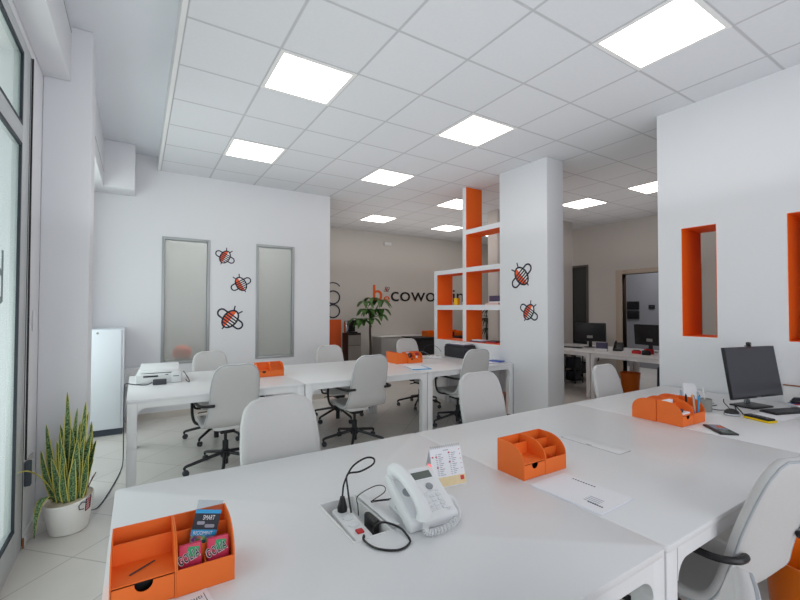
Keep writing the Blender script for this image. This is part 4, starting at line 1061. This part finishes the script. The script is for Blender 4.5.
t = thing('yellow_cup', 'yellow cup standing in the left compartment of the divider shelf', 'cup', (4.32, 5.13, 1.5055))
mb = MB(); mb.lathe([(.042, 0), (.05, .11), (.047, .11), (.04, .006)], 20); mb.build('body', M['yellow'], t)
t = thing('book', 'navy book leaning in the right compartment of the divider shelf', 'book', (4.36, 4.335, 1.5055+.03))
mb = MB(); mb.box(-.012, .012, -.12, .10, .0, .10); mb.build('pages', M['purple'], t, smooth=False)
mb = MB(); mb.box(-.0135, -.0122, -.12, .10, -.002, .018); mb.build('white_band', M['paper'], t, smooth=False)
t = thing('white_box', 'low white box under the navy book in the divider shelf', 'box', (4.36, 4.335, 1.5052))
mb = MB(); mb.box(-.07, .06, -.13, .12, 0, .027); mb.build('carton', mat('pinkish_white', '#dccac6', .6), t, smooth=False)
for x, y, z, L_, W_, H_, m, lab in ((4.30, 4.58, .9602, .16, .26, .018, 'purple', 'purple folder on the divider shelf base, over the black box'), (4.30, 4.58, .9786, .13, .2, .012, 'paper', 'white papers on the purple folder of the divider shelf'), (4.33, 4.33, .9602, .13, .18, .02, 'redprint', 'reddish booklet on the divider shelf base near the column'), (4.33, 4.32, .9806, .12, .15, .01, 'bluegrey', 'grey blue booklet lying on the reddish one in the divider shelf')):
    t = thing('booklet', lab, 'booklet', (x, y, z), radians(4))
    mb = MB(); mb.box(-L_/2, L_/2, -W_/2, W_/2, .0, H_); mb.build('cover', M[m], t, smooth=False)

# far desks: black box, notebook, clipboard and small things
t = thing('storage_case', 'black leather storage case on the far right desk under the divider shelf', 'case', (4.035, 4.72, DH+.0005), radians(0))
mb = MB(); mb.box(-.12, .12, -.22, .22, 0, .155); mb.build('body', M['leather'], t, bevel=.012)
mb = MB(); mb.prism(rrect(-.115, .115, -.215, .215, .02), 'z', .1555, .178); mb.build('lid', M['leather'], t, bevel=.008)
t = thing('papers_stack', 'purple and white folders lying on the black storage case', 'folders', (4.04, 4.72, DH+.1792), radians(6))
mb = MB(); mb.box(-.11, .10, -.17, .17, 0, .010); mb.build('folder', M['purple'], t, smooth=False)
mb = MB(); mb.box(-.08, .10, -.15, .12, .0102, .018); mb.build('papers', M['paper'], t, smooth=False)
t = thing('notebook', 'white notebook at the end of the far right desk beside the column', 'notebook', (4.01, 4.05, DH+.0005), radians(4))
mb = MB(); mb.box(-.14, .13, -.11, .13, 0, .008); mb.build('pages', M['paper'], t, smooth=False)
mb = MB(); mb.box(-.142, .132, -.112, .132, -.0003, .0018); mb.build('cover', M['blue'], t, smooth=False)
t = thing('notebook', 'blue notebook lying on the white one beside the column', 'notebook', (4.07, 4.02, DH+.0087), radians(14))
mb = MB(); mb.box(-.06, .06, -.09, .09, 0, .012); mb.build('cover', M['blue'], t, bevel=.002)
t = thing('clipboard', 'white papers over a cyan folder on the far middle desk', 'folder', (2.86, 4.11, DH+.0005), radians(-14))
mb = MB(); mb.box(-.11, .12, -.16, .16, 0, .006); mb.build('folder', M['cyan'], t, bevel=.002)
mb = MB(); mb.box(-.118, .085, -.12, .165, .0062, .0095); mb.build('papers', M['paper'], t, smooth=False)
t = thing('power_strip', 'white adapter with thin cables left of the black storage case', 'power strip', (3.62, 4.78, DH+.0005), radians(-30))
mb = MB(); mb.box(-.10, .10, -.028, .028, 0, .032); mb.build('body', M['plate'], t, bevel=.006)
mb = MB(); mb.lathe([(.018, .0322), (.018, .036)], 16, (-.03, 0, 0)); mb.lathe([(.018, .0322), (.018, .036)], 16, (.04, 0, 0)); mb.build('socket', M['phonegrey'], t)
cable('thin_cable', 'thin dark cable arching left of the black storage case', [(3.55, 4.82, .7775), (3.53, 4.84, .80), (3.50, 4.90, .83), (3.58, 4.95, .90), (3.72, 4.98, .91), (3.84, 4.99, .86), (3.90, 4.99, .80)], .003)
cable('grey_cable', 'grey cable curling on the desk left of the white adapter', [(3.52, 4.80, .745), (3.42, 4.86, .745), (3.40, 4.97, .76), (3.48, 5.04, .80), (3.60, 5.02, .81), (3.70, 4.99, .748)], .003, M['phonegrey'])
# papers and oddments stuffed in the far organizer
QF = Matrix.Translation((3.09, 4.49, DH+.0005)) @ Matrix.Diagonal((.82, 1, 1, 1))
for px, py, h, m, lab, rz in ((.035, .03, .085, 'paper', 'white papers in the front pocket of the far stuffed organizer', 5), (.10, .076, .12, 'redprint', 'reddish papers in the middle pocket of the far stuffed organizer', -6), (-.07, .125, .065, 'paper', 'white papers in the rear slot of the far stuffed organizer', 4)):
    z = .0045 if px > 0 else .0665
    t = thing('folded_paper', lab, 'papers', QF @ Vector((px if px < 0 else .068, py, z)), radians(2+rz*.3))
    mb = MB(); mb.box(-.036 if px != .035 else -.042, .036 if px != .035 else -.010, -.006, .006, 0, h); mb.build('sheet', M[m], t, smooth=False)
t = thing('tape_roll', 'dark roll of tape resting in the tray of the far stuffed organizer', 'tape', QF @ Vector((-.068, .055, .0665+.03)), radians(2))
mb = MB(); mb.T = Matrix.Rotation(radians(90), 4, 'X'); mb.lathe([(.018, -.011), (.03, -.011), (.03, .011), (.018, .011), (.018, -.011)], 22, cap=False); mb.build('tape', M['ink'], t)

# ------------------------------------------------------------------ rear room
lg = thing('wall_logo', 'orange and black becoworking lettering on the rear wall', 'sign', (0, 0, 0))
yr = YB-.002
def wall_text(name, s, x, z, size, m, fit=None, bold=0.0, depth=.004):
    return text_obj(name, s, size, m, lg, frame_mw((x, yr-.004, z), (1, 0, 0), (0, 0, 1)), depth, fit=fit, bold=bold)
wall_text('letter_b', 'b', 4.77, 1.63, .56, M['logo_orange'], fit=.25, bold=.004)
wall_text('letter_e', 'e', 5.065, 1.60, .33, M['logo_orange'], fit=.165)
wall_text('lettering', 'coworking', 5.265, 1.635, .50, M['logo_black'], fit=2.62)
make_bee('bee', '', (5.15, yr-.0015, 1.915), (1, 0, 0), (0, 0, 1), .13, radians(30), parent=lg)
vs = thing('wall_graphic', 'orange block under dark rings on the rear wall beside the bee wall', 'wall sticker', (0, 0, 0))
yv = YB-.031
mb = MB(); mb.box(3.40, 3.935, yv-.004, yv, .35, 1.20); mb.build('orange_block', M['logo_orange'], vs, smooth=False)
mb = MB()
for z in (1.39, 1.70):
    mb.tube([(3.735+.155*cos(q*pi/14), yv-.003, z+.145*sin(q*pi/14)) for q in range(28)], .016, 6, closed=True, flat=1)
mb.tube([(3.735+.16*cos(q*pi/12), yv-.003, 1.92+.11*sin(q*pi/12)) for q in range(1, 12)], .012, 6)
mb.build('ring', M['navy'], vs)

t = thing('coffee_cabinet', 'dark and grey cabinet under the coffee machine at the rear wall', 'cabinet', (4.02, 8.36, 0))
mb = MB(); mb.box(-.155, .155, -.16, .14, 0, .915); mb.build('carcass', M['darkwood'], t, bevel=.004)
for z0, z1 in ((.02, .64), (.65, .87)):
    mb = MB(); mb.box(-.15, .15, -.178, -.161, z0, z1); mb.build('door' if z0 < .3 else 'drawer', M['greycab'], t, bevel=.003)
t = thing('coffee_machine', 'small black and silver coffee machine on the rear cabinet', 'coffee machine', (3.99, 8.34, .9155))
mb = MB(); mb.box(-.11, .09, .0, .13, 0, .27); mb.build('body', M['chrome'], t, bevel=.02)
mb = MB(); mb.prism([(-.15, .17), (.0, .17), (.0, .27), (-.12, .28)], 'x', -.06, .10); mb.build('brew_head', M['black'], t, bevel=.01)
mb = MB(); mb.box(-.06, .10, -.15, -.0005, 0, .03); mb.build('drip_tray', M['black'], t, bevel=.004)
mb = MB(); mb.box(-.05, .09, -.04, -.0005, .0305, .17); mb.build('back_plate', M['black'], t, smooth=False)
t = thing('sideboard', 'low grey sideboard along the rear wall beneath the logo', 'sideboard', (5.35, 8.52, 0))
mb = MB(); mb.box(-.60, .60, -.2, .22, .04, .785); mb.build('carcass', M['greypanel'], t, bevel=.004)
for k in range(2):
    mb = MB(); mb.box(-.595+.60*k, .0+.595*k, -.215, -.201, .06, .765); dd = mb.build('door', M['greypanel'], t, bevel=.003)
mb = MB(); mb.box(-.61, .61, -.225, .225, .786, .80); mb.build('top', M['trimwhite'], t, bevel=.003)
mb = MB(); mb.box(-.59, .59, -.18, .2, 0, .04); mb.build('plinth', M['plinth'], t, smooth=False)
t = thing('reception_counter', 'dark counter in the rear room behind the divider shelf', 'counter', (6.25, 7.93, 0))
mb = MB(); mb.prism([(-.88, .04), (.62, .04), (.62, .76), (-.88, .76)], 'y', -.28, .3); mb.build('front', M['counter'], t, bevel=.01)
mb = MB(); mb.prism([(-.98, .775), (.66, .761), (.66, .79), (-.98, .80)], 'y', -.32, .33); mb.build('top', M['counter'], t, bevel=.006)
mb = MB(); mb.box(-.85, .6, -.24, .28, 0, .039); mb.build('plinth', M['black'], t, smooth=False)
for x, y, lab, w in ((5.87, 7.93, 'orange letter tray on the dark counter, left of the divider shelf', .17), (6.62, 7.93, 'orange letter tray on the dark counter, seen through the divider shelf', .15)):
    t = thing('letter_tray', lab, 'tray', (x, y, .80), radians(2))
    mb = MB(); mb.box(-w, w, -.12, .12, 0, .005); mb.box(-w, -w+.005, -.12, .12, .005, .11); mb.box(w-.005, w, -.12, .12, .005, .11); mb.box(-w+.005, w-.005, .115, .12, .005, .13); mb.prism([(-w+.005, .005), (w-.005, .005), (w-.005, .10), (w*.3, .085), (-w*.2, .06), (-w+.005, .10)], 'y', -.12, -.115); mb.build('tray', M['orange_plastic'], t, smooth=False)
t = thing('black_cup', 'small black cup on the dark counter beside the orange tray', 'cup', (6.42, 7.80, .797))
mb = MB(); mb.lathe([(.045, 0), (.05, .10), (.046, .10), (.04, .006)], 16); mb.build('body', M['black'], t)

def leaf_fan(mb, c, n, L_, w, droop, rng, tilt=0):
    c = Vector(c)
    for k in range(n):
        a = 2*pi*k/n+rng.uniform(-.25, .25); d = Vector((cos(a), sin(a), 0)); s = Vector((-sin(a), cos(a), 0)); ln = L_*rng.uniform(.8, 1.1)
        prev = None
        for q in range(6):
            t = q/5; p = c+d*ln*t+Vector((0, 0, .25*ln*sin(t*pi*.6)-droop*ln*t*t)); ww = w*sin(pi*(t*.9+.05))
            row = [mb._v(p-s*ww+Vector((0, 0, .25*ww))), mb._v(p), mb._v(p+s*ww+Vector((0, 0, .25*ww)))]
            if prev: mb.face([prev[0], prev[1], row[1], row[0]]); mb.face([prev[1], prev[2], row[2], row[1]])
            prev = row
rg = random.Random(5)
t = thing('money_tree', 'tall green plant with a thin trunk in front of the rear wall', 'plant', (4.19, 7.80, 0))
mb = MB(); mb.lathe([(.11, 0), (.15, .28), (.155, .30), (.14, .30), (.135, .26)], 24); mb.build('pot', M['pot'], t)
mb = MB(); mb.lathe([(.02, .26), (.13, .255)], 20, cap=False); mb.build('soil', M['soil'], t)
mb = MB(); mb.tube(catmull([(0, 0, .24), (.012, 0, .6), (-.005, 0, 1.0), (.02, 0, 1.35)], 6), .033, 8, rf=lambda q: 1-.4*q); mb.build('trunk', M['trunk'], t)
mb = MB(); pet = MB()
for x, y, z, L_ in ((.02, 0, 1.40, .22), (-.12, -.05, 1.42, .25), (.20, -.05, 1.60, .26), (.05, .05, 1.66, .25), (-.10, .05, 1.58, .24), (.16, -.10, 1.30, .24), (.27, .0, 1.42, .22), (-.22, -.05, 1.18, .25), (-.05, -.12, 1.22, .22), (-.30, .0, 1.22, .2), (.30, .05, 1.62, .22)):
    leaf_fan(mb, (x, y, z), 6, L_, .062, .75, rg); pet.tube([(.015, 0, 1.05+.25*rg.random()), ((x+.015)/2, y/2, (z+1.25)/2), (x, y, z)], .006, 5)
mb.build('foliage', M['leaf_dark'], t); pet.build('stem', M['leaf_dark'], t)
t = thing('dracaena', 'dark dracaena seen through the lower right gap of the divider shelf', 'plant', (7.14, 7.35, 0))
mb = MB(); mb.lathe([(.12, 0), (.16, .30), (.165, .32), (.15, .32), (.145, .28)], 24); mb.build('pot', M['black'], t)
mb = MB(); mb.lathe([(.02, .28), (.14, .275)], 20, cap=False); mb.build('soil', M['soil'], t)
for k, (x, h) in enumerate(((-.04, 1.22), (.06, 1.45), (0.02, .98))):
    mb = MB(); mb.tube(catmull([(x*.5, 0, .27), (x, .02*k, h*.6), (x, 0, h)], 5), .016, 7); mb.build('cane', M['trunk'], t)
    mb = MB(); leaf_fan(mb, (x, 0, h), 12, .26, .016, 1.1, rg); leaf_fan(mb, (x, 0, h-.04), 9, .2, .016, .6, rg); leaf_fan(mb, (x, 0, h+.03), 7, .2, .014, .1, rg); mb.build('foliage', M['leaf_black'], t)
t = thing('small_plant', 'small dark plant low in the right gap of the divider shelf', 'plant', (8.1, 8.2, 0))
mb = MB(); mb.lathe([(.12, 0), (.15, .45), (.155, .47), (.14, .47), (.135, .42)], 20); mb.build('pot', M['black'], t)
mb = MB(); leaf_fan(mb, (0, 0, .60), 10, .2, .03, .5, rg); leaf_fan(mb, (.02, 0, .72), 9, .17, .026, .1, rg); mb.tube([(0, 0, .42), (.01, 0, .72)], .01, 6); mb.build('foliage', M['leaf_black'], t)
t = thing('emergency_lamp', 'small white emergency lamp high on the rear wall', 'lamp', (5.15, YB-.001, 2.98))
mb = MB(); mb.box(-.10, .10, -.06, 0, 0, .08); mb.build('housing', M['plate'], t, bevel=.008)
mb = MB(); mb.box(-.09, .09, -.066, -.061, .008, .035); mb.build('diffuser', M['trimwhite'], t, bevel=.002)

# ------------------------------------------------------------------ side room beyond the column
s1 = make_desk('white desk of the side room beside the partition, under the left dark monitor', 0, 1.36, 0, 1.36)
s1.location = (6.93, 4.78, 0); s1.rotation_euler = (0, 0, 0)
s2 = make_desk('white desk of the side room nearer the right wall, under the right dark monitor', 0, 1.36, 0, 1.40)
s2.location = (6.93, 3.395, 0)
def back_monitor(label, loc, rz, tilt=0):
    t = thing('computer_monitor', label, 'monitor', loc, rz)
    mb = MB(); mb.T = Matrix.Translation((0, 0, .28)) @ Matrix.Rotation(radians(tilt), 4, 'X'); mb.box(-.27, .27, -.02, .02, -.17, .17); cs = mb.build('casing', M['screenblack'], t, bevel=.006)
    mb = MB(); mb.T = Matrix.Translation((0, 0, .28)); mb.box(-.05, .05, -.026, -.0205, -.11, -.06); mb.build('rear_label', M['grey'], cs, smooth=False)
    mb = MB(); mb.box(-.03, .03, -.005, .02, .01, .16); mb.build('stand_neck', M['screenblack'], t, bevel=.003)
    mb = MB(); mb.lathe([(.11, 0), (.12, .004), (.10, .012), (.03, .016)], 24, sy=.75); mb.build('stand_base', M['screenblack'], t)
    return t
back_monitor('black monitor seen from behind on the side room desk, left of the doorway', (7.12, 4.66, DH+.0005), radians(-72), 3)
back_monitor('black monitor seen from behind at the right wall edge, in front of the doorway', (7.18, 3.62, DH+.0005), radians(-97), 4)
t = thing('desk_phone', 'black telephone on the side room desk beside the left monitor', 'telephone', (6.93, 4.02, DH+.0005), radians(-70))
mb = MB(); mb.prism([(-.09, 0), (.09, 0), (.09, .13), (.06, .14), (-.09, .03)], 'x', -.07, .07); mb.build('body', M['black'], t, bevel=.006)
mb = MB(); mb.tube([(-.045, .08, .15), (-.045, 0, .115), (-.045, -.07, .06)], .018, 8); mb.build('handset', M['black'], t)
t = thing('leaflet_box', 'small purple and white box standing by the black telephone', 'box', (6.62, 4.12, DH+.0005), radians(-72))
mb = MB(); mb.box(-.085, .085, -.03, .03, .045, .145); mb.build('purple_part', M['purple'], t, smooth=False)
mb = MB(); mb.box(-.085, .085, -.031, .031, 0, .0448); mb.build('white_part', M['plate'], t, smooth=False)
t = thing('keyboard', 'black keyboard before the left monitor of the side room', 'keyboard', (6.75, 4.80, DH+.0005), radians(-80))
mb = MB(); mb.box(-.2, .2, -.06, .06, 0, .014); mb.build('body', M['black'], t, bevel=.004)
mb = MB()
for r in range(4):
    for c in range(14): mb.box(-.19+.027*c, -.168+.027*c, -.05+.025*r, -.03+.025*r, .0138, .018)
mb.build('keys', M['wheel'], t, smooth=False)
t = thing('paper_sheet', 'white sheet lying on the side room desk between the monitors', 'paper', (7.0, 3.92, DH+.0004), radians(10))
mb = MB(); mb.box(-.15, .15, -.07, .07, 0, .0012); mb.build('sheet', M['paper'], t, smooth=False)
for k, (x, y, m, lab) in enumerate(((6.72, 3.60, 'red', 'red box of clips before the right side room monitor'), (6.66, 3.42, 'black', 'black desk tray before the right side room monitor'), (6.80, 3.45, 'red', 'red stamp pad behind the black desk tray'))):
    t = thing('desk_box', lab, 'box', (x, y, DH+.0005), radians(-80+20*k))
    mb = MB(); mb.box(-.06, .06, -.035, .035, 0, .05+.015*k); mb.build('tub', M[m], t, bevel=.006)
    mb = MB(); mb.box(-.045, .045, -.02, .02, .0505+.015*k, .058+.015*k); mb.build('lid', M['black'], t, bevel=.002)
t = thing('metal_rack', 'black wire rack under the side room desk beside the column', 'rack', (7.33, 5.16, 0))
mb = MB()
for x in (-.12, .12):
    for y in (-.12, .12): mb.box(x-.008, x+.008, y-.008, y+.008, 0, .56)
mb.build('posts', M['black'], t, smooth=False)
for z in (.05, .28, .54): mb = MB(); mb.box(-.128, .128, -.128, .128, z, z+.012); mb.build('shelf', M['black'], t, smooth=False)
mb = MB(); mb.box(-.10, .10, -.10, .10, .0625, .24); mb.build('basket', M['darkcard'], t, bevel=.01)
mb = MB(); mb.box(-.10, .10, -.10, .10, .2925, .5); mb.build('basket', M['darkcard'], t, bevel=.01)
t = thing('cloth_bag', 'dark blue grey bag under the side room desk at the right wall edge', 'bag', (7.0, 3.35, 0), radians(20))
mb = MB(); mb.prism([(-.13, 0), (.13, 0), (.09, .50), (-.07, .55)], 'y', -.07, .07); mb.build('body', M['bluegrey'], t, bevel=.03)
mb = MB(); mb.tube(catmull([(-.05, 0, .5), (-.04, 0, .62), (.04, 0, .62), (.06, 0, .48)], 5), .01, 6); mb.build('strap', M['bluegrey'], t)
# dark panels and thermostat on the wall seen through the doorway
for z, nm in ((1.44, 'upper'), (1.20, 'lower')):
    t = thing('meter_panel', 'dark meter panel on the wall behind the doorway, the %s one' % nm, 'panel', (10.598, 5.80, z), 0, 'dark meter panels behind the doorway')
    mb = MB(); mb.box(-.03, 0, -.20, .20, 0, .20); mb.build('case', M['black'], t, bevel=.006)
    mb = MB(); mb.box(-.034, -.0302, -.17, .17, .03, .17); mb.build('cover', M['screenblack'], t, smooth=False)
t = thing('thermostat', 'small dark thermostat right of the meter panels', 'thermostat', (10.598, 5.30, 1.46))
mb = MB(); mb.box(-.025, 0, -.07, .07, 0, .09); mb.build('case', M['black'], t, bevel=.006)
mb = MB(); mb.box(-.028, -.0252, -.03, .03, .03, .06); mb.build('dial', M['wheel'], t, smooth=False)
# canister standing in for the orange blur beyond the frosted glass
t = thing('red_canister', 'grey canister with an orange red lid blurred behind the left frosted window', 'canister', (.565, 6.69, .0))
mb = MB(); mb.lathe([(.09, 0), (.10, .02), (.10, .76)], 20); mb.build('body', M['greypanel'], t)
mb = MB(); mb.lathe([(.115, .761), (.125, .80), (.115, .86), (.08, .90), (.03, .92)], 20); mb.build('lid', M['logo_orange'], t)

# ------------------------------------------------------------------ light
wd = bpy.data.worlds.new('sky'); SC.world = wd; wd.use_nodes = True
bg = wd.node_tree.nodes['Background']; bg.inputs['Color'].default_value = lin('#e6e7ea'); bg.inputs['Strength'].default_value = 1.5
def area(name, loc, direction, sx, sy, power, color):
    l = bpy.data.lights.new(name, 'AREA'); l.shape = 'RECTANGLE'; l.size = sx; l.size_y = sy; l.energy = power; l.color = color
    o = bpy.data.objects.new(name, l); COL.objects.link(o); o.location = loc
    o.rotation_euler = Vector(direction).to_track_quat('-Z', 'Z').to_euler(); return o
area('daylight_bay', (-1.1, 4.9, 1.7), (1, 0, -.1), 1.8, 2.4, 42, (.96, .97, 1.0))
area('fill_front', (1.6, YF-.6, 1.6), (0, 1, -.02), 3.2, 2.2, 52, (.95, .97, 1.0))  # added fill behind the camera, standing in for a window
area('daylight_door', (-1.5, 1.6, .9), (1, .15, .4), 1.6, 2.4, 40, (.95, .96, 1.0))
area('ceiling_fill_main', (2.3, 2.6, 2.35), (0, 0, 1), 3.4, 6.0, 20, (.97, .98, 1))  # added fill facing up, unseen from below, brightens the tiled ceiling
area('ceiling_fill_rear', (5.2, 7.0, 2.35), (0, 0, 1), 4.2, 2.4, 15, (1, .96, .92))  # added upward fill for the rear room's ceiling, no fixture there
area('ceiling_fill_side', (6.6, 3.6, 2.35), (0, 0, 1), 3.0, 3.4, 10, (1, .96, .92))  # added upward fill to brighten the side room ceiling
area('ceiling_fill_left', (.0, 2.9, 2.0), (0, 0, 1), .4, 5.0, 4.5, (.97, .99, 1.0))  # added fill facing up, lifts the plaster strip at the left
area('hall_fill', (9.6, 4.6, 3.2), (0, 0, -1), .8, .8, 34, (.95, .97, 1.0))  # added unseen light that lifts the dark interior behind the doorway
area('yard_fill', (1.2, 7.2, 3.2), (0, -.1, -1), 2.4, .9, 90, (1, 1, 1))  # added unseen light that brightens the view through the frosted panes

# ------------------------------------------------------------------ camera
cam = bpy.data.cameras.new('camera'); co = bpy.data.objects.new('camera', cam); COL.objects.link(co); SC.camera = co
cam.sensor_fit = 'HORIZONTAL'; cam.sensor_width = 36.0; cam.lens = 36.0*416.18/800
cam.clip_start = .02
YAW, PITCH, ROLL = .5621, .0209, .0018
fw = Vector((sin(YAW)*cos(PITCH), cos(YAW)*cos(PITCH), sin(PITCH))); r0 = Vector((cos(YAW), -sin(YAW), 0)); u0 = r0.cross(fw)
rv = r0*cos(ROLL)+u0*sin(ROLL); uv_ = u0*cos(ROLL)-r0*sin(ROLL)
co.matrix_world = Matrix(((rv.x, uv_.x, -fw.x, .0233), (rv.y, uv_.y, -fw.y, .0047), (rv.z, uv_.z, -fw.z, 1.4467), (0, 0, 0, 1)))
